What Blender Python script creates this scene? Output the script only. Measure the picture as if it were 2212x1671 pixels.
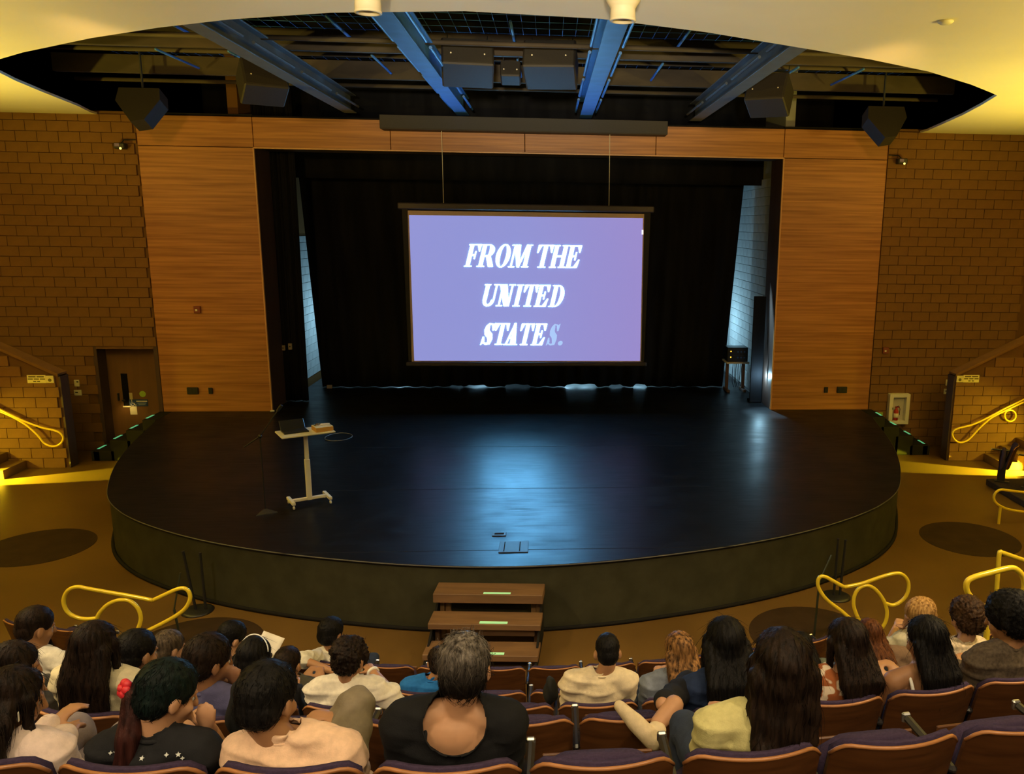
import bpy, math, random
import numpy as np
from mathutils import Vector, Matrix, noise
random.seed(7)
for o in list(bpy.data.objects): bpy.data.objects.remove(o)
SC = bpy.context.scene
COL = SC.collection
R_ = math.radians

# ------------------------------------------------------------------ camera
CAMP = Vector((0.498, 0.0, 4.77)); FPX = 1800.0; CX, CY = 1323.17, 860.0
_yaw, _pit, _rol = .0764, .2052, .0135
_f = Vector((math.sin(_yaw)*math.cos(_pit), math.cos(_yaw)*math.cos(_pit), -math.sin(_pit)))
_r = Vector((math.cos(_yaw), -math.sin(_yaw), 0)); _u = _r.cross(_f)
_r, _u = _r*math.cos(_rol)+_u*math.sin(_rol), _u*math.cos(_rol)-_r*math.sin(_rol)
cam = bpy.data.objects.new('camera', bpy.data.cameras.new('camera')); COL.objects.link(cam)
cam.matrix_world = Matrix(((_r.x, _u.x, -_f.x, CAMP.x), (_r.y, _u.y, -_f.y, CAMP.y), (_r.z, _u.z, -_f.z, CAMP.z), (0, 0, 0, 1)))
cam.data.sensor_width = 36; cam.data.lens = 36*FPX/2212
cam.data.shift_x = -(CX-1106)/2212; cam.data.shift_y = (CY-835.5)/2212
cam.data.clip_start = .05; cam.data.clip_end = 100
SC.camera = cam
def ray(x, y): return _f + _r*((x-CX)/FPX) - _u*((y-CY)/FPX)
def atY(x, y, Y): d = ray(x, y); return CAMP + d*(Y/d.y)
def atZ(x, y, Z): d = ray(x, y); return CAMP + d*((Z-CAMP.z)/d.z)

# ------------------------------------------------------------------ world, exposure
w = bpy.data.worlds.new('world'); SC.world = w; w.use_nodes = True
w.node_tree.nodes['Background'].inputs[0].default_value = (.9, .62, .3, 1)
w.node_tree.nodes['Background'].inputs[1].default_value = .0
SC.view_settings.view_transform = 'Standard'; SC.view_settings.look = 'None'
SC.view_settings.exposure = 0.0; SC.view_settings.gamma = 1.0; SC.view_settings.use_curve_mapping = False

# ------------------------------------------------------------------ lights of the hall and added fills
def light(kind, name, loc, target, color, power, size=.2, angle=60, blend=.5):
    l = bpy.data.lights.new(name, kind); l.color = color; l.energy = power
    if kind == 'SPOT': l.spot_size = R_(angle); l.spot_blend = blend; l.shadow_soft_size = size
    elif kind == 'AREA': l.size = size
    else: l.shadow_soft_size = size
    o = bpy.data.objects.new(name, l); COL.objects.link(o); o.location = loc
    if target is not None:
        o.rotation_euler = (Vector(target)-Vector(loc)).to_track_quat('-Z', 'Y').to_euler()
    return o
AMBER = (1, .56, .16); WARM = (1, .76, .47); YEL = (1, .80, .04); COOL = (.42, .78, 1)
# house downlights in the ceiling over the seats (fixtures built further down)
HOUSE = [(-2.6, .6), (2.9, .6), (-4.6, 4.2), (5.0, 4.2), (.3, -1.6), (-1.0, 7.55), (1.12, 7.55)]
for i, (x, y) in enumerate(HOUSE):
    near = y < 3
    light('SPOT', 'house_lamp', (x, y, 6.42), (x*.6, y+(2.6 if near else 1.4), 1), WARM, 370 if near else (800 if y < 7 else 60), .12, 76 if near else 84, .8)
for s in (-1, 1):
    # amber wall washers high on the side aisles
    light('SPOT', 'amber_wash_or_fill', (s*9.4, 9.5, 6.3), (s*8.6, 17.6, 2.6), AMBER, 170, .15, 66, .9)
    light('SPOT', 'amber_wash_or_fill', (s*4.2, 8.2, 6.3), (s*5.2, 17.6, 5.6), AMBER, 540, .15, 50, .9)
    # uplights on the side aisles washing the cream ceiling
    light('SPOT', 'aisle_uplight', (s*10.6, 11.0, 2.6), (s*9.4, 11.6, 6.7), (1, .74, .08), 2200, .15, 125, .9)
    light('SPOT', 'aisle_uplight', (s*9.6, 3.6, 4.2), (s*8.2, 5.0, 6.7), (1, .74, .15), 3200, .15, 112, .9)
    # step lights at the foot of the side stairs
    light('SPOT', 'step_or_fill_light', (s*10.4, 15.27, .24), (s*9.4, 15.27+.37, -.14), (1, .92, .03), 3600, .03, 42, .08)
    light('SPOT', 'step_or_fill_light', (s*10.7, 14.9, .9), (s*9.4, 16.4, .5), (1, .80, .04), 130, .1, 80, .8)  # unseen extra lamp added to brighten the stair wall
    light('POINT', 'step_or_fill_light', (s*8.2, 9.0, .45), None, (1, .80, .06), 5, .1)
light('SPOT', 'ceiling_fill_light', (.4, -3.6, 4.9), (.4, 1.4, 6.9), (1, .85, .58), 9000, .2, 43, .6)  # unseen fill behind the camera, added to brighten the cream ceiling
light('SPOT', 'amber_wash_or_fill', (0, 8.9, 6.3), (0, 17.6, 6.5), AMBER, 110, .15, 50, .8)  # extra amber fill added to brighten the wood header
# work lights behind the black curtains, plus added fills by the jamb
light('POINT', 'work_or_fill_light', (4.45, 21.75, 2.3), None, COOL, 75, .12)
light('SPOT', 'work_or_fill_light', (5.15, 18.35, 4.3), (5.2, 17.3, .84), COOL, 2200, .05, 20, .7)  # added spot for the bright deck patch; no known fixture there
light('POINT', 'work_or_fill_light', (5.22, 18.08, 1.5), None, COOL, 22, .04)  # hidden lamp added to brighten the wall strip behind the jamb
light('POINT', 'work_or_fill_light', (-4.6, 22.2, 2.4), None, COOL, 60, .12)
light('POINT', 'work_or_fill_light', (1.6, 22.6, 2.0), None, COOL, 100, .12)

# ------------------------------------------------------------------ materials
MAT = {}
def mat(name, col, rough=.6, metal=0., spec=.5, emit=None, estr=1., var=0., vscale=(8, 8, 8), bump=0., bscale=None, col2=None, detail=4, alpha=None):
    if name in MAT: return MAT[name]
    m = bpy.data.materials.new(name); m.use_nodes = True; nt = m.node_tree
    b = nt.nodes['Principled BSDF']
    b.inputs['Roughness'].default_value = rough; b.inputs['Metallic'].default_value = metal
    b.inputs['Specular IOR Level'].default_value = spec
    b.inputs['Base Color'].default_value = (*col, 1)
    if emit: b.inputs['Emission Color'].default_value = (*emit, 1); b.inputs['Emission Strength'].default_value = estr
    if var or bump or col2:
        tc = nt.nodes.new('ShaderNodeTexCoord'); mp = nt.nodes.new('ShaderNodeMapping')
        mp.inputs['Scale'].default_value = vscale; nt.links.new(tc.outputs['Object'], mp.inputs[0])
        nz = nt.nodes.new('ShaderNodeTexNoise'); nz.inputs['Scale'].default_value = 1; nz.inputs['Detail'].default_value = detail
        nt.links.new(mp.outputs[0], nz.inputs['Vector'])
        if var or col2:
            rp = nt.nodes.new('ShaderNodeValToRGB'); c2 = col2 or tuple(c*(1+var) for c in col); c1 = col if col2 else tuple(c*(1-var) for c in col)
            rp.color_ramp.elements[0].position = .33; rp.color_ramp.elements[1].position = .67
            rp.color_ramp.elements[0].color = (*c1, 1); rp.color_ramp.elements[1].color = (*c2, 1)
            nt.links.new(nz.outputs[0], rp.inputs[0]); nt.links.new(rp.outputs[0], b.inputs['Base Color'])
        if bump:
            bp = nt.nodes.new('ShaderNodeBump'); bp.inputs['Strength'].default_value = bump; bp.inputs['Distance'].default_value = .01
            src = nz
            if bscale:
                mp2 = nt.nodes.new('ShaderNodeMapping'); mp2.inputs['Scale'].default_value = bscale; nt.links.new(tc.outputs['Object'], mp2.inputs[0])
                src = nt.nodes.new('ShaderNodeTexNoise'); src.inputs['Scale'].default_value = 1; nt.links.new(mp2.outputs[0], src.inputs['Vector'])
            nt.links.new(src.outputs[0], bp.inputs['Height']); nt.links.new(bp.outputs[0], b.inputs['Normal'])
    MAT[name] = m
    return m
M_BLOCK = mat('concrete_block', (.21, .105, .034), .9, spec=.2, var=.10, vscale=(3, 3, 3), bump=.25, bscale=(40, 40, 40))
M_MORTAR = mat('mortar', (.155, .078, .027), .95, spec=.1)
M_WOOD = mat('wood_panel', (.30, .118, .036), .42, spec=.4, col2=(.50, .222, .070), vscale=(.7, 4, 24), bump=.12, bscale=(1.2, 6, 40), detail=6)
M_WOODTRIM = mat('wood_trim', (.62, .34, .16), .35, spec=.5, var=.1, vscale=(3, 3, 3))
M_JAMB = mat('dark_jamb', (.07, .038, .028), .6, var=.2, vscale=(3, 3, 1))
M_CEIL = mat('cream_plaster', (.80, .74, .60), .85, spec=.2, var=.03, vscale=(.6, .6, .6))
M_FLOOR = mat('waxed_concrete', (.13, .072, .020), .38, spec=.3, col2=(.175, .098, .028), vscale=(.7, .7, .7), bump=.03, bscale=(5, 5, 5))
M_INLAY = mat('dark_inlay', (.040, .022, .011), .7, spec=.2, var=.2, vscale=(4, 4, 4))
M_TIER = mat('tier_carpet', (.06, .045, .035), .95, spec=.1, var=.2, vscale=(30, 30, 30))
M_BLACK = mat('black_fabric', (.012, .012, .014), .95, spec=.05, var=.3, vscale=(3, 3, .5))
M_VOID = mat('black_paint', (.016, .015, .014), .9, spec=.1)
M_SKIRT = mat('stage_skirt', (.050, .048, .028), .9, spec=.12, var=.15, vscale=(4, 4, 4))
M_STEEL = mat('blue_lit_steel', (.05, .17, .48), .5, spec=.4, var=.1, vscale=(4, 4, 4))  # blue light from the screen put into the steel colour
M_STEEL2 = mat('grey_steel', (.085, .10, .12), .55, spec=.3, var=.1, vscale=(4, 4, 4))
M_JOIST = mat('brown_joist', (.045, .032, .019), .8, var=.2, vscale=(2, 6, 6))
M_SPK = mat('speaker_black', (.018, .014, .011), .6, var=.15, vscale=(60, 60, 60))
M_METAL = mat('dark_metal', (.05, .05, .052), .4, metal=.6)
M_RAIL = mat('yellow_rail', (1.0, .74, .04), .22, metal=.1, spec=.7)
M_WHITE = mat('white_paint', (.80, .76, .66), .45, spec=.4)
M_PLASTIC = mat('cream_plastic', (.78, .72, .55), .5)
M_BLKP = mat('black_plastic', (.02, .02, .02), .35)
M_GLOW = mat('glow_tape', (.25, .75, .45), .6, emit=(.12, .72, .36), estr=.42)
M_GLOW2 = mat('glow_tape_stair', (.45, .80, .50), .6, emit=(.25, .72, .28), estr=.45)
M_DOOR = mat('door_wood', (.17, .082, .026), .5, var=.12, vscale=(6, 6, 1))
M_GLASSD = mat('dark_glass', (.008, .008, .01), .15, spec=.5)
M_RED = mat('red_paint', (.45, .03, .02), .4)
M_SIGN = mat('sign_yellow', (.85, .75, .30), .6)
M_INK = mat('ink', (.16, .13, .03), .8)
M_BLUE = mat('sign_blue', (.02, .05, .16), .5)
M_LIME = mat('sign_lime', (.35, .55, .06), .6)
M_PAPER = mat('paper', (.80, .74, .62), .8)
M_STEPW = mat('stair_wood', (.16, .085, .04), .6, col2=(.22, .12, .055), vscale=(2, 12, 12))
M_STEPL = mat('stair_pine', (.45, .26, .10), .6, var=.15, vscale=(8, 8, 2))

# stage deck: worn black gloss paint with scratches
m = bpy.data.materials.new('stage_deck'); m.use_nodes = True; nt = m.node_tree; b = nt.nodes['Principled BSDF']
tc = nt.nodes.new('ShaderNodeTexCoord')
def nz(scale, vs, det=5):
    mp = nt.nodes.new('ShaderNodeMapping'); mp.inputs['Scale'].default_value = vs; nt.links.new(tc.outputs['Object'], mp.inputs[0])
    n = nt.nodes.new('ShaderNodeTexNoise'); n.inputs['Scale'].default_value = scale; n.inputs['Detail'].default_value = det
    nt.links.new(mp.outputs[0], n.inputs['Vector']); return n
n1 = nz(1.6, (1, 1, 1)); n2 = nz(2.2, (1, 9, 1), 8)
mx = nt.nodes.new('ShaderNodeMath'); mx.operation = 'MULTIPLY'; nt.links.new(n1.outputs[0], mx.inputs[0]); nt.links.new(n2.outputs[0], mx.inputs[1])
rr = nt.nodes.new('ShaderNodeMapRange'); rr.inputs[1].default_value = .1; rr.inputs[2].default_value = .45; rr.inputs[3].default_value = .30; rr.inputs[4].default_value = .48
nt.links.new(mx.outputs[0], rr.inputs[0]); nt.links.new(rr.outputs[0], b.inputs['Roughness'])
rp = nt.nodes.new('ShaderNodeValToRGB'); rp.color_ramp.elements[0].color = (.004, .004, .005, 1); rp.color_ramp.elements[1].color = (.012, .012, .013, 1)
nt.links.new(n2.outputs[0], rp.inputs[0]); nt.links.new(rp.outputs[0], b.inputs['Base Color'])
b.inputs['Specular IOR Level'].default_value = .10
bp = nt.nodes.new('ShaderNodeBump'); bp.inputs['Strength'].default_value = .12; bp.inputs['Distance'].default_value = .004
nt.links.new(n2.outputs[0], bp.inputs['Height']); nt.links.new(bp.outputs[0], b.inputs['Normal'])
M_DECK = m; MAT['stage_deck'] = m

# ------------------------------------------------------------------ mesh helpers
class MB:
    def __init__(s): s.v = []; s.f = []
    def add(s, vs, fs):
        n = len(s.v); s.v += [tuple(v) for v in vs]; s.f += [tuple(i+n for i in f) for f in fs]; return s
    def box(s, c, d, rot=None):
        x, y, z = d[0]/2, d[1]/2, d[2]/2
        vs = [Vector(p) for p in ((-x,-y,-z),(x,-y,-z),(x,y,-z),(-x,y,-z),(-x,-y,z),(x,-y,z),(x,y,z),(-x,y,z))]
        if rot is not None: vs = [rot @ v for v in vs]
        c = Vector(c)
        return s.add([v+c for v in vs], [(0,3,2,1),(4,5,6,7),(0,1,5,4),(1,2,6,5),(2,3,7,6),(3,0,4,7)])
    def bbox(s, c, d, bev=.004, rot=None):
        # box with chamfered edges
        x, y, z = d[0]/2, d[1]/2, d[2]/2; b = min(bev, x*.9, y*.9, z*.9); vs = []; idx = {}
        for sx in (-1, 1):
            for sy in (-1, 1):
                for sz in (-1, 1):
                    for k, (a, e, g) in enumerate(((x, y-b, z-b), (x-b, y, z-b), (x-b, y-b, z))):
                        idx[(sx, sy, sz, k)] = len(vs); vs.append(Vector((sx*a, sy*e, sz*g)))
        fs = []
        def q(*k): fs.append(tuple(idx[i] for i in k))
        for sg in (-1, 1):
            a = [(sg,-1,-1,0),(sg,1,-1,0),(sg,1,1,0),(sg,-1,1,0)]; q(*(a if sg > 0 else a[::-1]))
            a = [(-1,sg,-1,1),(-1,sg,1,1),(1,sg,1,1),(1,sg,-1,1)]; q(*(a if sg > 0 else a[::-1]))
            a = [(-1,-1,sg,2),(1,-1,sg,2),(1,1,sg,2),(-1,1,sg,2)]; q(*(a if sg > 0 else a[::-1]))
        for s1 in (-1, 1):
            for s2 in (-1, 1):
                q((s1,s2,-1,0),(s1,s2,1,0),(s1,s2,1,1),(s1,s2,-1,1)); q((s1,-1,s2,0),(s1,1,s2,0),(s1,1,s2,2),(s1,-1,s2,2)); q((-1,s1,s2,1),(1,s1,s2,1),(1,s1,s2,2),(-1,s1,s2,2))
                for s3 in (-1, 1): q((s1,s2,s3,0),(s1,s2,s3,1),(s1,s2,s3,2))
        if rot is not None: vs = [rot @ v for v in vs]
        c = Vector(c)
        return s.add([v+c for v in vs], fs)
    def tube(s, pts, r, n=10, closed=False, r2=None):
        pts = [Vector(p) for p in pts]; N = len(pts); rings = []
        up = Vector((0, 0, 1)); prev = None
        for i, p in enumerate(pts):
            if closed: t = pts[(i+1) % N]-pts[i-1]
            else: t = pts[min(i+1, N-1)]-pts[max(i-1, 0)]
            t.normalize()
            if prev is None:
                a = up if abs(t.dot(up)) < .95 else Vector((1, 0, 0)); prev = (a - t*a.dot(t)).normalized()
            else: prev = (prev - t*prev.dot(t)).normalized()
            bi = t.cross(prev); rad = r if r2 is None else r+(r2-r)*i/max(1, N-1)
            rings.append([p+prev*math.cos(k*2*math.pi/n)*rad+bi*math.sin(k*2*math.pi/n)*rad for k in range(n)])
        vs = [v for g in rings for v in g]; fs = []
        for i in range(N if closed else N-1):
            j = (i+1) % N
            for k in range(n): fs.append((i*n+k, i*n+(k+1) % n, j*n+(k+1) % n, j*n+k))
        if not closed: fs.append(tuple(range(n))[::-1]); fs.append(tuple(range((N-1)*n, N*n)))
        return s.add(vs, fs)
    def lathe(s, prof, c=(0, 0, 0), n=24, rot=None):
        vs = []; fs = []; c = Vector(c)
        for (r, z) in prof:
            for k in range(n):
                v = Vector((r*math.cos(2*math.pi*k/n), r*math.sin(2*math.pi*k/n), z))
                vs.append((rot @ v if rot is not None else v)+c)
        for i in range(len(prof)-1):
            for k in range(n): fs.append((i*n+k, i*n+(k+1) % n, (i+1)*n+(k+1) % n, (i+1)*n+k))
        fs.append(tuple(range(n))[::-1]); fs.append(tuple(range((len(prof)-1)*n, len(prof)*n)))
        return s.add(vs, fs)
    def prism(s, poly, lo, hi, axis='z'):
        # poly 2D extruded; axis z: (x,y), axis y: (x,z), axis x: (y,z)
        def P(p, h): return {'z': (p[0], p[1], h), 'y': (p[0], h, p[1]), 'x': (h, p[0], p[1])}[axis]
        n = len(poly)
        ar = sum(poly[i][0]*poly[(i+1) % n][1]-poly[(i+1) % n][0]*poly[i][1] for i in range(n))
        if (ar < 0) != (axis == 'y'): poly = poly[::-1]
        vs = [P(p, lo) for p in poly]+[P(p, hi) for p in poly]
        fs = [tuple(range(n))[::-1], tuple(range(n, 2*n))]+[(i, (i+1) % n, n+(i+1) % n, n+i) for i in range(n)]
        return s.add(vs, fs)
    def ell(s, c, r, rot=None, nu=12, nv=8):
        vs = []; fs = []; c = Vector(c)
        for j in range(1, nv):
            th = math.pi*j/nv
            for k in range(nu):
                ph = 2*math.pi*k/nu
                v = Vector((r[0]*math.sin(th)*math.cos(ph), r[1]*math.sin(th)*math.sin(ph), r[2]*math.cos(th)))
                vs.append((rot @ v if rot is not None else v)+c)
        for z in (1, -1):
            v = Vector((0, 0, r[2]*z)); vs.append((rot @ v if rot is not None else v)+c)
        T = (nv-1)*nu
        for j in range(nv-2):
            for k in range(nu): fs.append((j*nu+k, (j+1)*nu+k, (j+1)*nu+(k+1) % nu, j*nu+(k+1) % nu))
        for k in range(nu): fs.append((T, k, (k+1) % nu)); fs.append((T+1, (nv-2)*nu+(k+1) % nu, (nv-2)*nu+k))
        return s.add(vs, fs)
    def cap(s, a, b, ra, rb, n=10):
        # tapered capsule
        a = Vector(a); b = Vector(b); t = (b-a); L = t.length; t.normalize()
        pts = []; rr = []
        for k in range(4): an = math.pi/2*(k+.15)/4; pts.append(a-t*ra*math.cos(an)); rr.append(ra*math.sin(an))
        m_ = 3
        for k in range(m_+1): pts.append(a.lerp(b, k/m_)); rr.append(ra+(rb-ra)*k/m_)
        for k in range(3, -1, -1): an = math.pi/2*(k+.15)/4; pts.append(b+t*rb*math.cos(an)); rr.append(rb*math.sin(an))
        x = t.orthogonal().normalized(); y = t.cross(x); vs = []; fs = []
        for p, r in zip(pts, rr):
            for k in range(n): vs.append(p+x*r*math.cos(2*math.pi*k/n)+y*r*math.sin(2*math.pi*k/n))
        for i in range(len(pts)-1):
            for k in range(n): fs.append((i*n+k, i*n+(k+1) % n, (i+1)*n+(k+1) % n, (i+1)*n+k))
        fs.append(tuple(range(n))[::-1]); fs.append(tuple(range((len(pts)-1)*n, len(pts)*n)))
        return s.add(vs, fs)
    def loft(s, rings):
        n = len(rings[0]); vs = [v for g in rings for v in g]; fs = []
        for i in range(len(rings)-1):
            for k in range(n): fs.append((i*n+k, i*n+(k+1) % n, (i+1)*n+(k+1) % n, (i+1)*n+k))
        fs.append(tuple(range(n))[::-1]); fs.append(tuple(range((len(rings)-1)*n, len(rings)*n)))
        return s.add(vs, fs)
    def mesh(s, name, m, smooth=False):
        me = bpy.data.meshes.new(name); me.from_pydata(s.v, [], s.f); me.update()
        if m: me.materials.append(m)
        if smooth: me.shade_smooth()
        return me
    def build(s, name, m, parent=None, smooth=False, loc=None, **tags):
        return link(name, s.mesh(name, m, smooth), parent, loc, **tags)
def link(name, me, parent=None, loc=None, **tags):
    o = bpy.data.objects.new(name, me); COL.objects.link(o)
    if parent: o.parent = parent
    if loc is not None: o.location = loc
    for k, v in tags.items():
        if v: o[k] = v
    return o
def thing(name, label, cat, loc=(0, 0, 0), rz=0, group=None):
    o = bpy.data.objects.new(name, None); COL.objects.link(o); o.location = loc; o.rotation_euler = (0, 0, rz); o.empty_display_size = .1
    o['label'] = label; o['category'] = cat
    if group: o['group'] = group
    return o
def struct(name, mb, m, parent=None, smooth=False, label=None):
    o = mb.build(name, m, parent, smooth)
    if not parent: o['kind'] = 'structure'
    if label: o['label'] = label
    return o
def copy_tree(o, parent=None):
    c = o.copy(); COL.objects.link(c); c.parent = parent
    for ch in list(o.children): copy_tree(ch, c)
    return c

# ================================================================== the setting
YW = 17.60; STG = .84; CZ = 6.75
# ---- pit floor with dark round inlays
fl = MB(); fl.box((0, 6, -.1), (30, 36, .2)); floor = struct('floor', fl, M_FLOOR)
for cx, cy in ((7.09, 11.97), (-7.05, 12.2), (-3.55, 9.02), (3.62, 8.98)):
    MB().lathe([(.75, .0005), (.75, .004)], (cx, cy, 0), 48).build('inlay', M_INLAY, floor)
# ---- rows: chair-back line y on the axis, tread height
ROWC = (.4, 16.5)
ROWS = {'Z': (1.33, 2.85), 'A': (2.38, 2.245), 'B': (3.42, 1.73), 'C': (4.48, 1.14), 'D': (5.58, .57), 'E': (6.93, 0.0)}
def row_pt(k, x, dr=0.):
    R = ROWC[1]-ROWS[k][0]-dr; return Vector((x, ROWC[1]-math.sqrt(R*R-(x-ROWC[0])**2), ROWS[k][1]))
def row_ang(k, x): return math.asin(-(x-ROWC[0])/(ROWC[1]-ROWS[k][0]))
order = ['D', 'C', 'B', 'A', 'Z']; nextrow = {'D': 'E', 'C': 'D', 'B': 'C', 'A': 'B', 'Z': 'A'}
def arc_y(y0, x): R = ROWC[1]-y0; return ROWC[1]-math.sqrt(max(R*R-(x-ROWC[0])**2, 1))
for k in order:
    z = ROWS[k][1]; y1 = ROWS[nextrow[k]][0]-.16; xs = [-8+16.8*i/40 for i in range(41)]
    hw = 5.2
    xs = [ROWC[0]-hw+2*hw*i/36 for i in range(37)]
    if k == 'D': xs = [-3.85+9.45*i/36 for i in range(37)]      # stops at the side aisle
    poly = [(x, arc_y(y1, x)) for x in xs]+[(x, arc_y(y1-1.5 if k != 'Z' else -4, x) if k != 'Z' else -4.5) for x in xs[::-1]]
    t = MB(); t.prism(poly, 0, z, 'z'); struct('floor_tier', t, M_TIER)
# ---- ceiling: cream plaster with a wide opening over the stage apron
near = [(-7.0, 12.40), (-6.72, 12.02), (-5.9, 11.3), (-4.6, 10.32), (-3.6, 9.68), (-2.7, 9.2), (-1.6, 8.78), (-.3, 8.55), (1.0, 8.68), (2.1, 9.1), (3.14, 9.64), (4.3, 10.25), (5.31, 10.9), (6.3, 11.75), (6.95, 12.4), (7.15, 12.62)]
sideL = [(-7.35, 13.6), (-7.62, 14.8), (-7.95, 16.4), (-8.22, 17.35), (-8.24, 17.62)]
sideR = [(7.42, 13.6), (7.72, 14.85), (7.98, 16.2), (8.18, 17.25), (8.2, 17.62)]
ce = MB()
poly = [(-13, 17.62)]+sideL[::-1]+near+sideR+[(13, 17.62), (13, -6), (-13, -6)]
ce.prism(poly, CZ-.02, CZ+.02, 'z')
struct('ceiling', ce, M_CEIL)
struct('ceiling_roof_deck', MB().box((0, 8, 9.3), (27, 30, .2)), M_VOID)
# ---- rear and outer side walls of the hall
struct('wall_rear', MB().box((0, -6.1, 4), (27, .2, 11)), M_CEIL)
for s, n in ((-1, 'wall_outer_left'), (1, 'wall_outer_right')): struct(n, MB().box((s*13.1, 6, 4), (.2, 24.4, 11)), M_BLOCK)
# ---- concrete block walls left and right of the proscenium
bm_ = MB().bbox((0, 0, 0), (.392, .05, .192), .004).mesh('block', M_BLOCK)
def blocks(parent, x0, x1, z0, z1, yface, skip=None, top=None, axis='x', X=0.):
    n = 0; row = 0; z = z0
    while z+.1 < z1:
        xs = x0-(.2 if row % 2 else 0.)
        while xs < x1-.02:
            a, b_ = max(xs, x0), min(xs+.4, x1)
            if b_-a > .05:
                zt = min(z+.2, z1); cxx, czz = (a+b_)/2, (z+zt)/2
                if not (skip and skip(a, b_, z, zt)) and not (top and zt > min(top(a), top(b_))+.02):
                    o = link('block', bm_, parent)
                    if axis == 'x': o.location = (cxx, yface+.019, czz)
                    else: o.location = (X, cxx, czz); o.rotation_euler = (0, 0, math.pi/2)
                    if b_-a < .395 or zt-z < .195: o.scale = ((b_-a-.008)/.392, 1, (zt-z-.008)/.192)
                    n += 1
            xs += .4
        z += .2; row += 1
    return n
DX0, DX1, DZ = -8.76, -7.62, 2.20     # door opening
wl = MB(); wl.box(((-13+DX0)/2, YW+.13, 3.4), (13+DX0, .2, 6.8)); wl.box(((DX0+DX1)/2, YW+.13, (DZ+6.8)/2), (DX1-DX0, .2, 6.8-DZ)); wl.box(((DX1-7.5)/2, YW+.13, 3.4), (-7.5-DX1, .2, 6.8))
wall_l = struct('wall_left', wl, M_MORTAR)
blocks(wall_l, -10.8, -7.55, 0, 6.74, YW, skip=lambda a, b, z, t: b > DX0+.02 and a < DX1-.02 and z < DZ-.05)
wall_r = struct('wall_right', MB().box((10.25, YW+.13, 3.4), (5.5, .2, 6.8)), M_MORTAR)
blocks(wall_r, 7.55, 10.8, 0, 6.74, YW)
# sloping stair walls in front of them
for s, n in ((-1, 'wall_stair_left'), (1, 'wall_stair_right')):
    x0 = 8.84; top = lambda x, s=s: 1.82+.5*(abs(x)-8.84)
    p = [(s*x0, 0), (s*x0, 1.82), (s*12.9, top(12.9)), (s*12.9, 0)]
    q = struct(n, MB().prism(p, 16.37, 16.62, 'y'), M_MORTAR)
    if s < 0: blocks(q, -10.5, -8.85, 0, 2.7, 16.335, top=top)
    else: blocks(q, 8.85, 10.5, 0, 2.7, 16.335, top=top)
    t = MB(); t.prism([(s*x0, 1.80), (s*x0, 1.86), (s*12.9, top(12.9)+.04), (s*12.9, top(12.9)-.02)], 16.33, 16.64, 'y'); t.build('coping', M_BLOCK, q)
    MB().box((s*8.83, 16.495, .9), (.03, .27, 1.8)).build('end_face', M_JAMB, q)
    # side stairs climbing outwards
    st = thing('side_stair', 'concrete aisle steps beside the '+('door wall' if s < 0 else 'fire extinguisher wall')+', lit yellow', 'stairs', (s*9.6, 15.96, 0))
    for i in range(6):
        MB().bbox((s*(i*.33+3.3)/2, 0, .17*(i+.5)), (3.3-i*.33, .70, .168), .006).build('step', M_FLOOR, st)
# ---- proscenium: wood veneer panels round the stage opening
pr = MB()
for s in (-1, 1): pr.box((s*6.44, YW+.16, 3.4), (2.2, .2, 6.8))
pr.box((0, YW+.16, 6.48), (10.7, .2, .60))
wall_p = struct('wall_proscenium', pr, M_VOID)
def panel(x0, x1, z0, z1, nm='panel'): MB().bbox(((x0+x1)/2, YW+.03, (z0+z1)/2), (x1-x0-.012, .06, z1-z0-.012), .004).build(nm, M_WOOD, wall_p)
for s in (-1, 1):
    a, b_ = sorted((s*7.54, s*5.33)); panel(a, b_, 0.0, 6.17); panel(a, b_, 6.17, 6.75)
    MB().bbox((s*5.335, YW+.0, (STG+6.17)/2), (.03, .05, 6.17-STG), .006).build('edge_trim', M_WOODTRIM, wall_p)
    MB().box((s*5.36, YW+.50, 3.5), (.06, .86, 5.4)).build('jamb', M_JAMB, wall_p)
for i in range(4): panel(-5.33+i*2.665, -5.33+(i+1)*2.665, 6.17, 6.75)
MB().bbox((0, YW, 6.165), (10.66, .05, .03), .006).build('edge_trim', M_WOODTRIM, wall_p)
MB().box((0, YW+.5, 6.2), (10.7, .86, .06)).build('jamb', M_JAMB, wall_p)
# ---- stage house: black box behind the opening, block wall on the right
struct('wall_stage_back', MB().box((0, 24.0, 4.4), (16, .2, 9)), mat('backstage_wall', (.45, .47, .48), .9))
wsl = struct('wall_stage_left', MB().box((-5.78, 21.0, 4.4), (.2, 6.2, 9)), M_MORTAR)
wsr = struct('wall_stage_right', MB().box((5.52, 21.0, 4.4), (.2, 6.2, 9)), mat('wing_mortar', (.30, .31, .31), .95))
M_WBLK = mat('wing_block', (.40, .42, .42), .9, spec=.2, var=.1, vscale=(3, 3, 3), bump=.2, bscale=(40, 40, 40))
bm_w = bm_.copy(); bm_w.materials[0] = M_WBLK
_keep = bm_; bm_ = bm_w
blocks(wsr, 18.3, 22.3, STG, 5.9, 0, axis='y', X=5.41)
blocks(wsl, 19.9, 22.7, STG, 4.4, 0, axis='y', X=-5.67)
bm_ = _keep
struct('ceiling_stage', MB().box((0, 21, 8.9), (16, 6.6, .2)), M_VOID)
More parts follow.
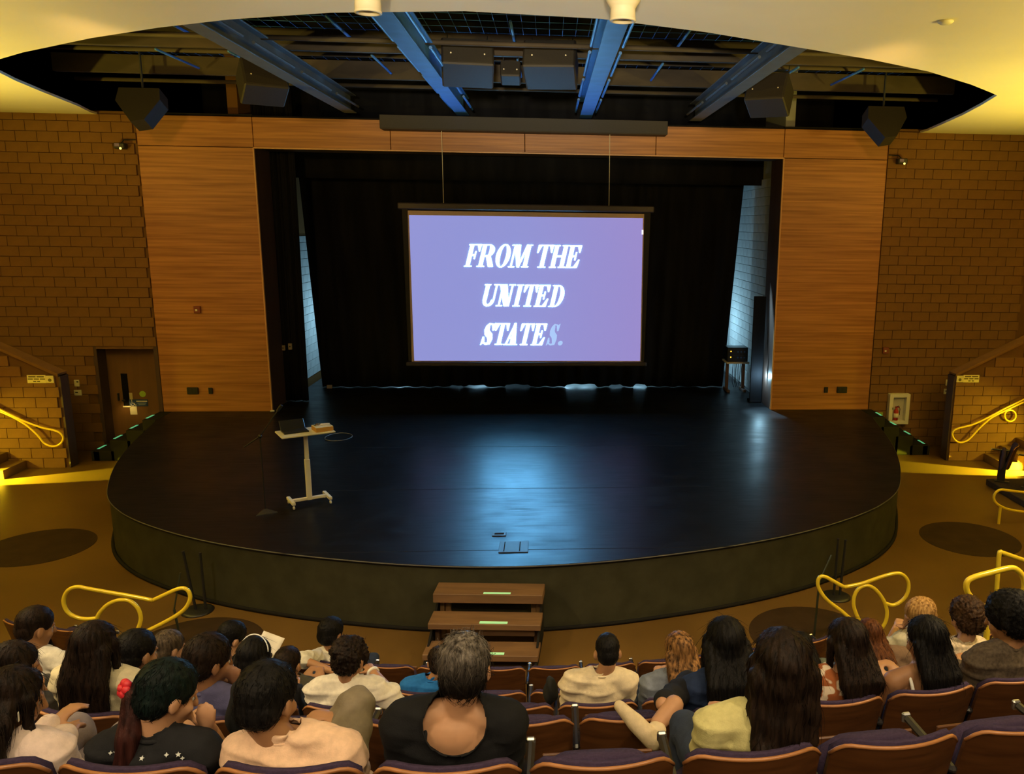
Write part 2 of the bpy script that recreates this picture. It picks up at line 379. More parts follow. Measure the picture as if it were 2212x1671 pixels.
# ---- stage platform
half = [(0, 9.22), (1.1, 9.32), (2.2, 9.58), (3.1, 9.88), (3.95, 10.27), (4.75, 10.78), (5.35, 11.3), (5.85, 11.95), (6.25, 12.8), (6.62, 13.8), (6.95, 15.0), (7.2, 16.2), (7.35, 16.85)]
def smooth_curve(pts, per=5):
    out = []; P = [Vector((p[0], p[1], 0)) for p in pts]
    for i in range(len(P)-1):
        a, b_, c, d = P[max(i-1, 0)], P[i], P[i+1], P[min(i+2, len(P)-1)]
        for k in range(per):
            t = k/per; out.append(.5*((2*b_)+(c-a)*t+(2*a-5*b_+4*c-d)*t*t+(3*b_-a-3*c+d)*t**3))
    out.append(P[-1]); return [(v.x, v.y) for v in out]
full = smooth_curve([(-x, y) for x, y in half[::-1]]+half[1:])
stage = thing('stage_platform', 'black painted thrust stage with curved dark green-black skirt', 'stage', (0, 9.22, 0))
def loc(pts, o): return [(x-o[0], y-o[1]) for x, y in pts]
O = (0, 9.22)
deck = MB(); deck.prism(loc([(7.35, YW-.02), (-7.35, YW-.02)]+full, O), STG-.03, STG, 'z'); deck.build('deck', M_DECK, stage)
struct('floor_stage', MB().box((0, 20.8, STG/2), (10.64, 6.38, STG)), M_DECK)
MB().box((0, YW-.02+.015-9.22, STG-.015), (10.64, .03, .03)).build('deck_joint', M_DECK, stage)
sk = MB(); n = len(full); vs = [(x*.997, (y-16)*.997+16-9.22, z) for z in (0, STG-.03) for x, y in full]
sk.add(vs, [(i, i+1, n+i+1, n+i) for i in range(n-1)]); so = sk.build('skirt', M_SKIRT, stage, True)
ed = MB(); ed.tube([(x, y-9.22, STG-.012) for x, y in full], .009, 6); ed.build('edge_strip', mat('stage_edge', (.10, .10, .10), .4), stage, True)
bs = MB(); bs.tube([(x*1.0, y-9.22-.01, .03) for x, y in full], .025, 6); bs.build('base_strip', M_VOID, stage, True)
# deck seams and floor pockets
for y in (9.72, 12.16, 14.6):
    xs = 5.0 if y < 10 else 6
    MB().box((0, y-9.22, STG+.0006), (xs if y > 10 else 5.6, .012, .001)).build('seam', M_VOID, stage)
hp = MB().bbox((.045, 9.81-9.22, STG+.004), (.36, .37, .012), .003).build('floor_pocket', mat('pocket_lid', (.03, .03, .032), .45, spec=.15), stage)
MB().box((-.07, .59, STG+.0115), (.012, .30, .003)).build('lid_seam', M_VOID, hp); MB().box((.12, .59, STG+.0115), (.012, .30, .003)).build('lid_seam', M_VOID, hp)
h2 = MB().bbox((-.16, 10.25-9.22, STG+.004), (.18, .13, .012), .003).build('floor_pocket', mat('pocket_lid', (.03, .03, .032), .45, spec=.15), stage)
MB().box((-.16, 1.03, STG+.0115), (.12, .05, .003)).build('lid_label', M_VOID, h2)
# side stairs on to the stage with glow strips
for s in (-1, 1):
    t = thing('stage_side_stair', 'black side steps with glowing green strips by the '+('wooden door' if s < 0 else 'fire extinguisher cabinet'), 'stairs', (s*7.5, 17.2, 0))
    for i in range(4):
        x0 = .0+i*.335; zt = STG-.21*i
        if i == 0: MB().bbox((s*(-.016), 0, zt/2), (.254, .78, zt-.002), .006).build('tread', mat('stair_black', (.022, .021, .014), .85, spec=.1), t)
        else: MB().bbox((s*(x0-.09), 0, zt/2), (.40, .78, zt-.002), .006).build('tread', mat('stair_black', (.022, .021, .014), .85, spec=.1), t)
        MB().box((s*(x0+.09), -.09, zt+.002), (.045, .30, .005)).build('glow_strip', M_GLOW, t)
    MB().bbox((s*1.08, -.08, .1), (.16, .62, .2), .006).build('tread', mat('stair_black', (.022, .021, .014), .85, spec=.1), t)
# portable stairs in front of the stage
ps = thing('portable_stair', 'brown wooden three-tread portable steps with green glow strips before the stage', 'stairs', (-.23, 8.7, 0), R_(-4.5))
for i, zt in enumerate((.63, .42, .21)):
    y = .36-i*.30
    tr = MB().bbox((0, y, zt-.035 if i else zt-.05), (1.25-.0*i, .32, .07 if i else .11), .006).build('tread', M_STEPW, ps)
    MB().box((.10, y-.115, zt+.003), (.31, .045, .005)).build('glow_strip', M_GLOW2, ps)
    for s in (-1, 1):
        MB().bbox((s*.56, y+.06, (zt-.1)/2), (.05, .10, zt-.1), .004).build('leg', M_STEPL if i == 0 else M_STEPW, ps)
        if i == 0: MB().bbox((s*.50, y+.08, (zt-.1)/2), (.06, .05, zt-.1), .004).build('leg', M_STEPL, ps)
for s in (-1, 1): MB().prism([(-.45, .02), (-.45, .10), (.46, .54), (.46, .02)], s*.60-.012, s*.60+.012, 'x').build('side_board', M_VOID, ps)
MB().bbox((.1, .02, .27), (.9, .05, .07), .004).build('cross_board', M_STEPW, ps)

# ================================================================== overhead steel and rigging
for x in (-3.42, -1.22, 1.22, 3.46):
    bt = thing('roof_beam', {-3.42: 'grey steel roof beam running over the desk side, by the hung side speaker', -1.22: 'blue-lit steel roof beam on the desk side of the twin hung speakers', 1.22: 'blue-lit steel roof beam on the wing-opening side of the twin hung speakers', 3.46: 'grey steel roof beam over the fire extinguisher side, by the hung side speaker'}[x], 'beam', (x, 8.2, 6.86))
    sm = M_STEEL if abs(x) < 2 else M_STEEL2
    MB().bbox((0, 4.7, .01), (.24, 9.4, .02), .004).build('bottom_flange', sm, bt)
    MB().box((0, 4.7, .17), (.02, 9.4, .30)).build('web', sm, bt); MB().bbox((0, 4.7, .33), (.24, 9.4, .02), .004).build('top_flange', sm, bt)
    for k in range(4):
        for s in (-1, 1): MB().tube([(s*.2, 1.2+k*2.1, .10), (s*.2, 2.9+k*2.1, .10)], .022, 8).build('conduit', sm, bt)
for y, lab in ((10.62, 'brown deep ceiling joist nearest the cream ceiling lip'), (13.43, 'brown deep ceiling joist over the middle of the hung speakers'), (15.85, 'brown deep ceiling joist nearest the wood header')):
    MB().bbox((0, 0, 0), (16, .10, .30), .006).build('ceiling_joist', M_JOIST, None, False, (0, y, 7.38), label=lab, category='joist')
for y, z in ((9.9, 7.7), (11.9, 7.55), (12.4, 7.2), (14.6, 7.4), (16.5, 7.22)):
    MB().tube([(-8, 0, 0), (8, 0, 0)], .035, 8).build('rigging_pipe', M_JOIST, None, True, (0, y, z), label='long thin dark rigging pipe above the steel roof beams', category='pipe', group='rigging pipes')
for x in (-5.6, -4.5, -2.3, 0, 2.35, 4.6, 5.7):
    MB().tube([(0, -3.1, 0), (0, -1.6, 0)], .02, 8).build('short_conduit', M_STEEL, None, True, (x, 14.6, 7.3), label='short thin steel conduit hung between the roof beams', category='conduit', group='short conduits')
    MB().tube([(0, -.6, 0), (0, 1.0, 0)], .02, 8).build('short_conduit', M_STEEL, None, True, (x*.98, 14.6, 7.3), label='short thin steel conduit hung between the roof beams', category='conduit', group='short conduits')
# wire mesh deck between beams
g = MB()
for i in range(72): g.box((-7.1+i*.2, 12.7, 7.62), (.006, 8.6, .006))
for i in range(22): g.box((0, 8.6+i*.4, 7.63), (14.4, .006, .006))
o = g.build('wire_grid', M_STEEL); o['kind'] = 'stuff'; o['label'] = 'dark wire mesh deck stretched above the roof beams'; o['category'] = 'wire mesh'
# hung loudspeakers
def hung_speaker(c, d, rot, lab, grp=None):
    t = thing('hung_speaker', lab, 'speaker', c, 0, grp); rm = Matrix.Rotation(rot[1], 3, 'Z') @ Matrix.Rotation(rot[0], 3, 'X')
    MB().bbox((0, 0, 0), d, .02, rm).build('cabinet', M_SPK, t)
    MB().bbox(rm @ Vector((0, -d[1]/2-.004, 0)), (d[0]*.93, .012, d[2]*.9), .004, rm).build('grille', mat('speaker_grille', (.022, .018, .013), .8, var=.3, vscale=(150, 150, 150)), t)
    for s in (-1, 1):
        p = rm @ Vector((s*d[0]*.38, d[1]*.3, d[2]/2)); MB().tube([p, (p.x*1.05, p.y+.1, 7.5-c[2])], .008, 6).build('hanger', M_METAL, t)
        MB().ell(rm @ Vector((s*d[0]*.32, -d[1]/2-.012, -d[2]*.12)), (.012, .012, .012), None, 8, 6).build('bolt', M_PLASTIC, t)
hung_speaker((-.69, 13.0, 7.04), (.74, .55, .44), (R_(-28), R_(6)), 'dark box loudspeaker hung beside the desk-side blue-lit beam')
hung_speaker((.52, 13.0, 7.05), (.76, .55, .46), (R_(-28), R_(-6)), 'dark box loudspeaker hung beside the wing-side blue-lit beam')
hung_speaker((-.08, 13.3, 6.97), (.30, .25, .26), (R_(-28), 0), 'small dark box speaker hung between the twin loudspeakers')
for x, s in ((-4.0, -1), (4.1, 1)):
    hung_speaker((x, 14.2, 6.88), (.66, .5, .50), (R_(-30), s*R_(-30)), 'dark angled loudspeaker hung under the grey beam on the '+('desk' if s < 0 else 'extinguisher')+' side')
for x, s in ((-6.4, -1), (6.55, 1)):
    t = thing('side_speaker', 'dark shield-shaped speaker hung above the '+('wooden door' if s < 0 else 'fire extinguisher cabinet'), 'speaker', (x, 15.4, 6.62))
    rm = Matrix.Rotation(R_(-24), 3, 'X')
    m_ = MB(); m_.prism([(-.33, .26), (.33, .26), (.36, .05), (.14, -.32), (-.08, -.36), (-.36, .02)], -.16, .16, 'y'); m_.v = [tuple(rm @ Vector(v)) for v in m_.v]; m_.build('cabinet', M_SPK, t)
    MB().tube([(0, .1, .2), (0, .1, 2.6)], .02, 6).build('hanger', M_METAL, t)
# cream ceiling cans at the lip and over the seats
def ceiling_can(x, y, lab, grp=None):
    t = thing('ceiling_can', lab, 'ceiling light', (x, y, 6.73), 0, grp)
    MB().lathe([(.02, 0), (.155, -.005), (.16, -.05), (.15, -.10), (.115, -.155), (.105, -.17), (.108, -.25), (.112, -.255), (.112, -.27), (.085, -.272), (.08, -.22), (.02, -.215)], n=28).build('housing', mat('can_cream', (.58, .48, .31), .6), t, True)
    MB().lathe([(.175, .004), (.175, -.008), (.155, -.012), (.15, -.004)], n=28).build('collar', M_WHITE, t, True)
for x, y in HOUSE:
    ceiling_can(x, y+.0, 'cream downlight can on the ceiling lip above the stage steps' if y > 7 else 'cream downlight can on the ceiling over the seats', 'ceiling lip cans' if y > 7 else 'cans over the seats')
p_ = atZ(2043, 45, CZ-.02)
MB().lathe([(.07, 0), (.075, -.012), (.05, -.03), (.01, -.035)], n=20).build('ceiling_sensor', M_PLASTIC, None, True, p_, label='small round sensor disc on the cream ceiling', category='sensor')
# black screen housing on the header
t = thing('screen_housing', 'long black box mounted across the top of the wood header', 'housing', (.03, 17.3, 6.53))
MB().bbox((0, 0, .13), (5.6, .42, .26), .006).build('body', M_SPK, t); MB().bbox((0, -.2, .004), (5.58, .03, .02), .003).build('lip', M_JOIST, t)

# ================================================================== projection screen with slide
YS = 17.30
scr = thing('projection_screen', 'large hung projection screen showing the words FROM THE UNITED STATES.', 'screen', (.03, YS, 1.85))
def sl(x, z): return (x-.03, z-1.85)
# slide emission: blue-violet slide, slightly more purple to the right
m = bpy.data.materials.new('slide'); m.use_nodes = True; nt = m.node_tree; b = nt.nodes['Principled BSDF']; b.inputs['Base Color'].default_value = (.1, .1, .1, 1); b.inputs['Roughness'].default_value = .9
tc = nt.nodes.new('ShaderNodeTexCoord'); sx = nt.nodes.new('ShaderNodeSeparateXYZ'); nt.links.new(tc.outputs['Generated'], sx.inputs[0])
rp = nt.nodes.new('ShaderNodeValToRGB'); e = rp.color_ramp.elements; e[0].color = (.265, .285, .66, 1); e[1].color = (.30, .245, .60, 1); e[0].position = .45
nt.links.new(sx.outputs[0], rp.inputs[0]); nt.links.new(rp.outputs[0], b.inputs['Emission Color']); b.inputs['Emission Strength'].default_value = 1.0
M_SLIDE = m
M_LET = mat('slide_letter', (.1, .1, .1), .9, emit=(.15, .56, 1.0), estr=76.)
M_LET2 = mat('slide_letter_dim', (.1, .1, .1), .9, emit=(.42, .62, 1.0), estr=.95)
M_SCRB = mat('screen_border', (.018, .016, .018), .8)
MB().box((.015, .004, 1.62), (4.80, .004, 3.05)).build('screen_fabric', mat('screen_white', (.60, .45, .36), .9), scr)
im = MB().box((.015, -.001, 1.585), (4.70, .003, 2.945)).build('slide_image', M_SLIDE, scr)
def pp(n, P): MB().prism([sl(*p) for p in P], -.006, .006, 'y').build(n, M_SCRB, scr)
pp('border', [(-2.44, 5.03), (-2.33, 5.03), (-2.36, 1.95), (-2.42, 1.95)]); pp('border', [(2.55, 5.03), (2.42, 5.03), (2.42, 1.95), (2.48, 1.95)])
MB().bbox((.02, 0, 3.235), (5.14, .10, .13), .02).build('top_bar', mat('screen_bar', (.05, .04, .042), .5), scr)
MB().bbox((.0, 0, .045), (5.0, .05, .085), .015).build('bottom_bar', MAT['screen_bar'], scr)
for px_ in (956, 1316.5):
    q = atY(px_, 360, YS); MB().tube([(q.x-.03, 0, 3.29), (q.x-.03, 0, 4.74)], .006, 6).build('cable', M_PLASTIC, scr)
MB().box((2.36, -.003, 2.78), (.03, .003, .09)).build('cursor_mark', mat('cursor_white', (.1, .1, .1), .9, emit=(1, 1, 1), estr=1.6), im)
def rect(x0, y0, x1, y1): return [(x0, y0), (x1, y0), (x1, y1), (x0, y1)]
def stroke(P, W):
    out = []
    L, Rr = [], []
    for i, p in enumerate(P):
        a, c = P[max(i-1, 0)], P[min(i+1, len(P)-1)]; dx, dy = c[0]-a[0], c[1]-a[1]; l = math.hypot(dx, dy) or 1; nx, ny = -dy/l, dx/l; h = W[i]/2
        L.append((p[0]+nx*h, p[1]+ny*h)); Rr.append((p[0]-nx*h, p[1]-ny*h))
    return [[L[i], L[i+1], Rr[i+1], Rr[i]] for i in range(len(P)-1)]
def ring(cx, cy, rx, ry, tx, ty, a0=0, a1=360, n=28):
    out = []
    for i in range(n):
        q = []
        for k in (i, i+1):
            a = R_(a0+(a1-a0)*k/n); q.append(((cx+rx*math.cos(a), cy+ry*math.sin(a)), (cx+(rx-tx)*math.cos(a), cy+(ry-ty)*math.sin(a))))
        out.append([q[0][0], q[1][0], q[1][1], q[0][1]])
    return out
def glyph(ch, w):
    S, T = .165, .036; o = []
    if ch in 'FE':
        o += [rect(.05, 0, .05+S, 1), rect(0, 1-T, w, 1), [(w, 1), (w-.01, .68), (w-.05, .68), (w-.16, 1-T), (w-.16, 1)], rect(.05+S, .48, .05+S+.16, .55), [(.05+S+.12, .34), (.05+S+.17, .34), (.05+S+.17, .69), (.05+S+.12, .69)]]
        if ch == 'F': o += [rect(-.02, 0, .05+S+.1, T)]
        else: o += [rect(-.02, 0, w-.02, T), [(w-.02, 0), (w+.03, .36), (w-.02, .36), (w-.18, T), (w-.18, 0)]]
    elif ch == 'T':
        c = w/2; o += [rect(c-S/2, 0, c+S/2, 1), rect(c-S/2-.09, 0, c+S/2+.09, T), rect(0, 1-T, w, 1), [(0, 1), (0, .66), (.045, .66), (.15, 1-T), (.15, 1)], [(w, 1), (w, .66), (w-.045, .66), (w-.15, 1-T), (w-.15, 1)]]
    elif ch == 'H':
        for x in (.05, w-.05-S): o += [rect(x, 0, x+S, 1), rect(x-.07, 0, x+S+.07, T), rect(x-.07, 1-T, x+S+.07, 1)]
        o += [rect(.1, .47, w-.1, .545)]
    elif ch == 'I':
        c = w/2; o += [rect(c-S/2, 0, c+S/2, 1), rect(c-S/2-.08, 0, c+S/2+.08, T), rect(c-S/2-.08, 1-T, c+S/2+.08, 1)]
    elif ch == 'N':
        o += [rect(.08, 0, .15, 1), rect(-.02, 0, .27, T), [(-.04, 1), (.30, 1), (w-.08, 0), (w-.32, 0)], rect(w-.15, 0, w-.08, 1), rect(w-.28, 1-T, w+.03, 1), rect(-.06, 1-T, .2, 1)]
    elif ch == 'M':
        o += [rect(.06, 0, .13, 1), rect(-.03, 0, .25, T), rect(-.05, 1-T, .2, 1), [(.06, 1), (.33, 1), (w*.56, 0), (w*.42, 0)], [(w*.45, 0), (w*.53, 0), (w-.14, 1), (w-.24, 1)], rect(w-.05-S, 0, w-.05, 1), rect(w-.12-S, 0, w+.03, T), rect(w-.05-S, 1-T, w+.03, 1)]
    elif ch == 'O': o += ring(w/2, .5, w/2, .52, .175, .045)
    elif ch == 'D': o += [rect(.05, 0, .05+S, 1), rect(-.03, 0, w*.5, T), rect(-.03, 1-T, w*.5, 1)]+ring(w*.42, .5, w*.58, .5, .175, T, -90, 90, 16)
    elif ch == 'U': o += [rect(.04, .28, .04+S, 1), rect(-.03, 1-T, .1+S, 1), rect(w-.13, .28, w-.06, 1), rect(w-.22, 1-T, w+.03, 1)]+ring((.04+w-.06)/2, .28, (w-.10)/2, .30, .15, .10, 180, 360, 16)
    elif ch == 'R': o += [rect(.05, 0, .05+S, 1), rect(-.03, 0, .1+S+.04, T), rect(-.03, 1-T, w*.55, 1), rect(.2, .45, w*.55, .52)]+ring(w*.5, .725, w*.42, .275, .22, T, -90, 90, 14)+[[(w*.42, .5), (w*.72, .5), (w+.03, .03), (w+.03, 0), (w*.72, 0)]]
    elif ch == 'A': o += [[(.02, 0), (.10, 0), (w*.56, .96), (w*.48, 1)], [(w*.44, 1.02), (w*.62, 1.02), (w-.03, 0), (w-.30, 0)], rect(.16, .29, w*.7, .36), rect(-.05, 0, .2, T), rect(w-.38, 0, w+.04, T)]
    elif ch == 'S':
        P = [(w-.1, .80), (w*.72, .95), (w*.45, .97), (.17, .86), (.15, .68), (w*.40, .54), (w*.65, .42), (w-.13, .27), (w*.72, .06), (w*.45, .03), (w*.24, .08), (.07, .25)]
        o += stroke(P, [.06, .07, .08, .17, .22, .26, .26, .22, .15, .08, .07, .06]); o += [[(w-.09, .66), (w-.02, .66), (w+.0, 1.02), (w-.06, .98), (w-.14, .86)], [(.0, -.02), (.06, .03), (.14, .16), (.09, .36), (.03, .36)]]
    elif ch == '.': o += [[(w/2+.11*math.cos(a*math.pi/8), .11+.11*math.sin(a*math.pi/8)) for a in range(16)]]
    return o
def word_line(ybase, cap, items):
    for ch, x0, wpx, mt in items:
        m_ = MB()
        for poly in glyph(ch, wpx/cap):
            P = []
            for (x, y) in poly:
                q = atY(840+(x0+x*cap+.235*y*cap)/3.4817, 420+(ybase-y*cap+ (x0-1000)*.012)/3.4817, YS); P.append((q.x-.03, q.z-1.85))
            m_.prism(P, -.0075, -.0035, 'y')
        m_.build('letter', mt, im)
L1, L2 = M_LET, M_LET2
word_line(547, 168, [('F', 568, 92, L1), ('R', 664, 112, L1), ('O', 788, 104, L1), ('M', 900, 142, L1), ('T', 1090, 112, L1), ('H', 1206, 112, L1), ('E', 1324, 90, L1)])
word_line(841, 162, [('U', 690, 102, L1), ('N', 806, 108, L1), ('I', 922, 66, L1), ('T', 990, 100, L1), ('E', 1092, 88, L1), ('D', 1203, 94, L1)])
word_line(1131, 160, [('S', 688, 82, L1), ('T', 775, 98, L1), ('A', 868, 88, L1), ('T', 964, 98, L1), ('E', 1070, 84, L1), ('S', 1180, 74, L2), ('.', 1268, 34, L2)])

# ================================================================== curtains and the wings
def curtain(name, lab, Y, tl, tr, bl, br, zt, zb, nw, amp=.06, m_=M_BLACK, hem=None, nx=120, nz_=14):
    v = []; f = []
    for j in range(nz_+1):
        t = j/nz_
        for i in range(nx+1):
            u = i/nx; x = (bl+(br-bl)*u)*(1-t)+(tl+(tr-tl)*u)*t
            z0 = zb+(hem(x) if hem else 0); z = z0+(zt-z0)*t
            v.append((x, Y+amp*math.sin(u*nw*2*math.pi+.6*math.sin(u*23))*(1-.4*t)+.02*math.sin(u*71), z))
    for j in range(nz_):
        for i in range(nx): a = j*(nx+1)+i; f.append((a, a+1, a+nx+2, a+nx+1))
    c = ((bl+br)/2, Y, zb); mb = MB(); mb.add([(p[0]-c[0], p[1]-c[1], p[2]-c[2]) for p in v], f)
    o = mb.build(name, m_, None, True, c, label=lab, category='curtain'); md = o.modifiers.new('s', 'SOLIDIFY'); md.thickness = .012
    return o
def gap(x0, x1, h):
    def g(x): return h*max(0, min(1, (x-x0)/.06, (x1-x)/.06)) if x0 < x < x1 else 0
    return g
gs = [gap(-1.95, -1.6, .035), gap(-1.55, -1.05, .035), gap(-.62, .02, .055), gap(.85, 1.66, .06), gap(1.95, 2.3, .05), gap(2.55, 2.9, .06)]
curtain('stage_curtain', 'wide black pleated curtain hanging behind the projection screen', 20.2, -5.36, 5.28, -4.97, 4.79, 8.2, STG+.012, 26, .05, hem=lambda x: sum(g(x) for g in gs), nx=330)
curtain('slit_fill_cloth', 'white cloth added behind the black back curtain to brighten its hem slits', 20.85, -4.4, 4.3, -4.4, 4.3, 5, STG+.01, 5, .02, mat('white_cloth', (.75, .78, .80), .9))  # cloth made up to show as light under the curtain hem
curtain('leg_curtain', 'narrow black leg curtain beside the stage opening on the desk side', 18.62, -5.75, -4.84, -5.75, -4.86, 8.2, STG+.01, 4, .04)
curtain('border_curtain', 'black border curtain across the top of the stage opening', 19.6, -7, 7, -7, 7, 8.6, 5.70, 20, .04)
for x in (-3.2, -1.2, .9, 1.4, 2.7): light('POINT', 'slit_fill_light', (x, 20.55, 1.15), None, COOL, 26, .05)  # hidden lamps added so the hem slits look bright
t = thing('scenery_flat', 'tall narrow black flat leaning against the lit block wall', 'flat', (5.16, 18.3, STG))
MB().bbox((0, 0, 1.21), (.27, .05, 2.42), .006).build('panel', M_BLACK, t); MB().bbox((0, .12, .03), (.25, .3, .05), .006).build('foot', M_BLACK, t)
t = thing('equipment_table', 'wheeled table carrying the black amplifier rack in the lit wing', 'table', (5.0, 19.75, STG))
MB().bbox((0, 0, .72), (.56, .5, .04), .006).build('top', M_WHITE, t)
for s in (-1, 1):
    MB().bbox((s*.20, 0, .37), (.07, .07, .68), .006).build('leg', mat('table_brown', (.20, .12, .08), .6), t); MB().bbox((s*.20, 0, .03), (.07, .5, .06), .006).build('foot', MAT['table_brown'], t)
t = thing('amplifier_rack', 'black amplifier rack with two amber lamps on the wing table', 'amplifier', (5.0, 19.75, STG+.745))
MB().bbox((0, 0, .17), (.50, .4, .34), .01).build('case', M_BLKP, t)
for z in (.24, .10):
    MB().box((0, -.203, z), (.44, .008, .11)).build('front_panel', M_METAL, t); MB().ell((-.17, -.21, z+.01), (.016, .008, .016), None, 10, 6).build('lamp', mat('amber_led', (.3, .1, 0), .5, emit=(1, .45, .03), estr=3), t)
    for k in range(3): MB().lathe([(.02, 0), (.018, .02), (.002, .022)], (0.0+k*.08, -.207, z), 10, Matrix.Rotation(R_(90), 3, 'X')).build('knob', M_STEEL, t)
for k in range(7):
    x = 4.98+.045*k; P = [(x-4.9, .02*math.sin(k), .70), (x-4.9+.010*math.sin(k*2), .02, .45), (x-4.9-.008*math.cos(k*3), -.01, .15), (x-4.9+.03, -.04-.008*k, .012)]
    MB().tube(P, .008, 6).build('loose_cable', M_BLKP if k % 3 else M_BLUE, None, True, (4.95, 20.15, STG), label='loose cable hanging behind the wing equipment table', category='cable', group='cables in the wing')
for k in range(4):
    MB().tube([(0, 0, 2.4), (.015*math.sin(k*2), .02*k, 1.4), (-.02*math.cos(k), .03*k, .7), (.02, .05+.03*k, .02)], .009, 6).build('wall_cable', M_BLKP, None, True, (5.34, 17.95+.05*k, STG), label='black cable hanging down the side wall just behind the wood panel', category='cable', group='cables by the proscenium edge')

# ================================================================== wall fittings
def plate(name, lab, cat, c, d, m_, slots=(), slot_m=None, grp=None):
    t = thing(name, lab, cat, c, 0, grp); MB().bbox((0, 0, 0), d, .006).build('plate', m_, t)
    for (x, z, w_, h_) in slots: MB().box((x, -d[1]/2-.002, z), (w_, .006, h_)).build('slot', slot_m or M_BLKP, t)
for s, nm in ((-1, 'wooden door'), (1, 'fire extinguisher cabinet')):
    plate('switch_plate', 'upper cream wall plate near the '+nm, 'switch', (s*9.2+(.11 if s > 0 else 0), YW-.005, 1.44), (.10, .03, .14), M_PLASTIC, [(.02, .03, .035, .025)])
    plate('socket_plate', 'lower cream wall plate near the '+nm, 'socket', (s*9.2+(.11 if s > 0 else 0), YW-.005, 1.24), (.15, .03, .12), M_PLASTIC, [(-.02, .01, .05, .025)])
    plate('stage_socket', 'wide black socket box on the wood panel on the '+nm+' side', 'socket', (s*6.91, YW-.02, 1.28), (.22, .04, .14), M_BLKP, [(-.05, 0, .05, .05), (.05, 0, .05, .05)], M_METAL)
    plate('stage_switch', 'small black switch on the wood panel on the '+nm+' side', 'switch', (s*6.55, YW-.02, 1.28), (.08, .03, .13), M_BLKP, [(0, 0, .02, .05)], M_METAL)
    plate('fire_alarm', 'small brown-red alarm with white strobe on the '+('wood panel' if s < 0 else 'block wall'), 'alarm', (-6.67 if s < 0 else 7.82, YW-.03, 2.97 if s < 0 else 2.16), (.13, .05, .14), mat('alarm_red', (.22, .05, .025), .5), [(-.01, -.01, .04, .04)], M_WHITE)
    # rail lamp
    t = thing('wall_camera', 'small dark bracket lamp high on the block wall above the '+nm, 'camera', (s*7.80, YW-.12, 6.14))
    MB().bbox((0, 0, 0), (.20, .16, .11), .015).build('body', M_METAL, t); MB().tube([(0, 0, .04), (s*-.05, .05, .12), (s*-.24, .11, .13)], .012, 6).build('arm', M_METAL, t)
    MB().ell((.03, -.08, -.05), (.022, .02, .022), None, 10, 6).build('lamp', mat('lamp_yellow', (.5, .4, .1), .5, emit=(1, .75, .15), estr=2.5), t)
    MB().bbox((-.03, -.083, .015), (.09, .01, .06), .003).build('lens', mat('lens_violet', (.20, .14, .40), .2), t)
    # sign on the stair wall
    xs = -9.16 if s < 0 else 9.10
    t = thing('wall_sign', 'small pale yellow sign on the lit stair wall near the '+nm, 'sign', (xs, 16.325, 1.76))
    MB().bbox((s*.065, 0, 0), (.34, .012, .155), .004).build('board', M_SIGN, t); MB().bbox((-s*.175, 0, -.005), (.14, .012, .14), .012).build('symbol_board', mat('sign_yellow2', (.75, .66, .28), .6), t)
    for r_, (n_, w_) in enumerate(((2, .13), (3, .09), (2, .05))):
        tot = n_*w_+(n_-1)*.02
        for k in range(n_): MB().box((s*.065-tot/2+w_/2+k*(w_+.02), -.007, .045-.045*r_), (w_, .003, .022)).build('lettering', M_INK, t)
    MB().lathe([(.032, 0), (.032, .002)], (-s*.175, -.006, -.02), 16, Matrix.Rotation(R_(90), 3, 'X')).build('symbol', M_INK, t)
# door with fittings
d = thing('door_1', 'brown wooden door with narrow dark window by the stage side steps', 'door', ((DX0+DX1)/2, YW+.35, 0)); d['kind'] = 'structure'
cx = (DX0+DX1)/2
MB().bbox((0, .02, 1.08), (1.20, .045, 2.16), .004).build('leaf', M_DOOR, d)
for s in (-1, 1): MB().box((s*.60, -.16, 1.11), (.08, .36, 2.22)).build('frame', M_JAMB, d)
MB().box((0, -.16, 2.19), (1.14, .36, .08)).build('frame', M_DOOR, d)
g_ = MB().bbox((-8.43-cx, -.005, 1.23), (.13, .02, .70), .004).build('vision_panel', M_GLASSD, d); MB().bbox((-8.43-cx, -.01, .87), (.16, .03, .03), .003).build('sill', M_PLASTIC, g_)
MB().bbox((-8.58-cx, -.02, 1.08), (.03, .05, .16), .005).build('handle', M_METAL, d)
sg = MB().bbox((-8.19-cx, -.01, .95), (.38, .012, .15), .003).build('access_sign', M_BLUE, d)
MB().tube([(-8.31-cx+.035*math.cos(a), -.018, .925+.035*math.sin(a)) for a in [R_(-200+i*22) for i in range(12)]], .006, 6).build('wheelchair_symbol', M_PAPER, sg)
MB().tube([(-8.32-cx, -.018, 1.0), (-8.32-cx, -.018, .945), (-8.28-cx, -.018, .945), (-8.255-cx, -.018, .90), (-8.235-cx, -.018, .905)], .006, 6).build('wheelchair_symbol', M_PAPER, sg)
MB().ell((-8.322-cx, -.018, 1.012), (.011, .006, .011), None, 10, 6).build('wheelchair_symbol', M_PAPER, sg)
for k, (w_, z) in enumerate(((.22, .985), (.18, .945), (.14, .915))): MB().box((-8.12-cx, -.018, z), (w_, .003, .02)).build('lettering', M_PAPER if k == 0 else mat('ink_light', (.2, .25, .4), .6), sg)
MB().lathe([(.065, 0), (.065, .006)], (-8.09-cx, -.005, 1.14), 24, Matrix.Rotation(R_(90), 3, 'X')).build('round_sticker', M_LIME, d)
MB().box((-8.34-cx, -.006, 1.09), (.08, .006, .15)).build('notice', mat('notice_tan', (.55, .45, .22), .7), d); MB().box((-8.31-cx, -.006, .79), (.14, .006, .19)).build('notice', M_PAPER, d)
light('SPOT', 'door_lamp', (-8.42, 17.76, 1.0), (-8.36, 17.96, .55), (1, .66, .16), 2.2, .02, 130, .9)
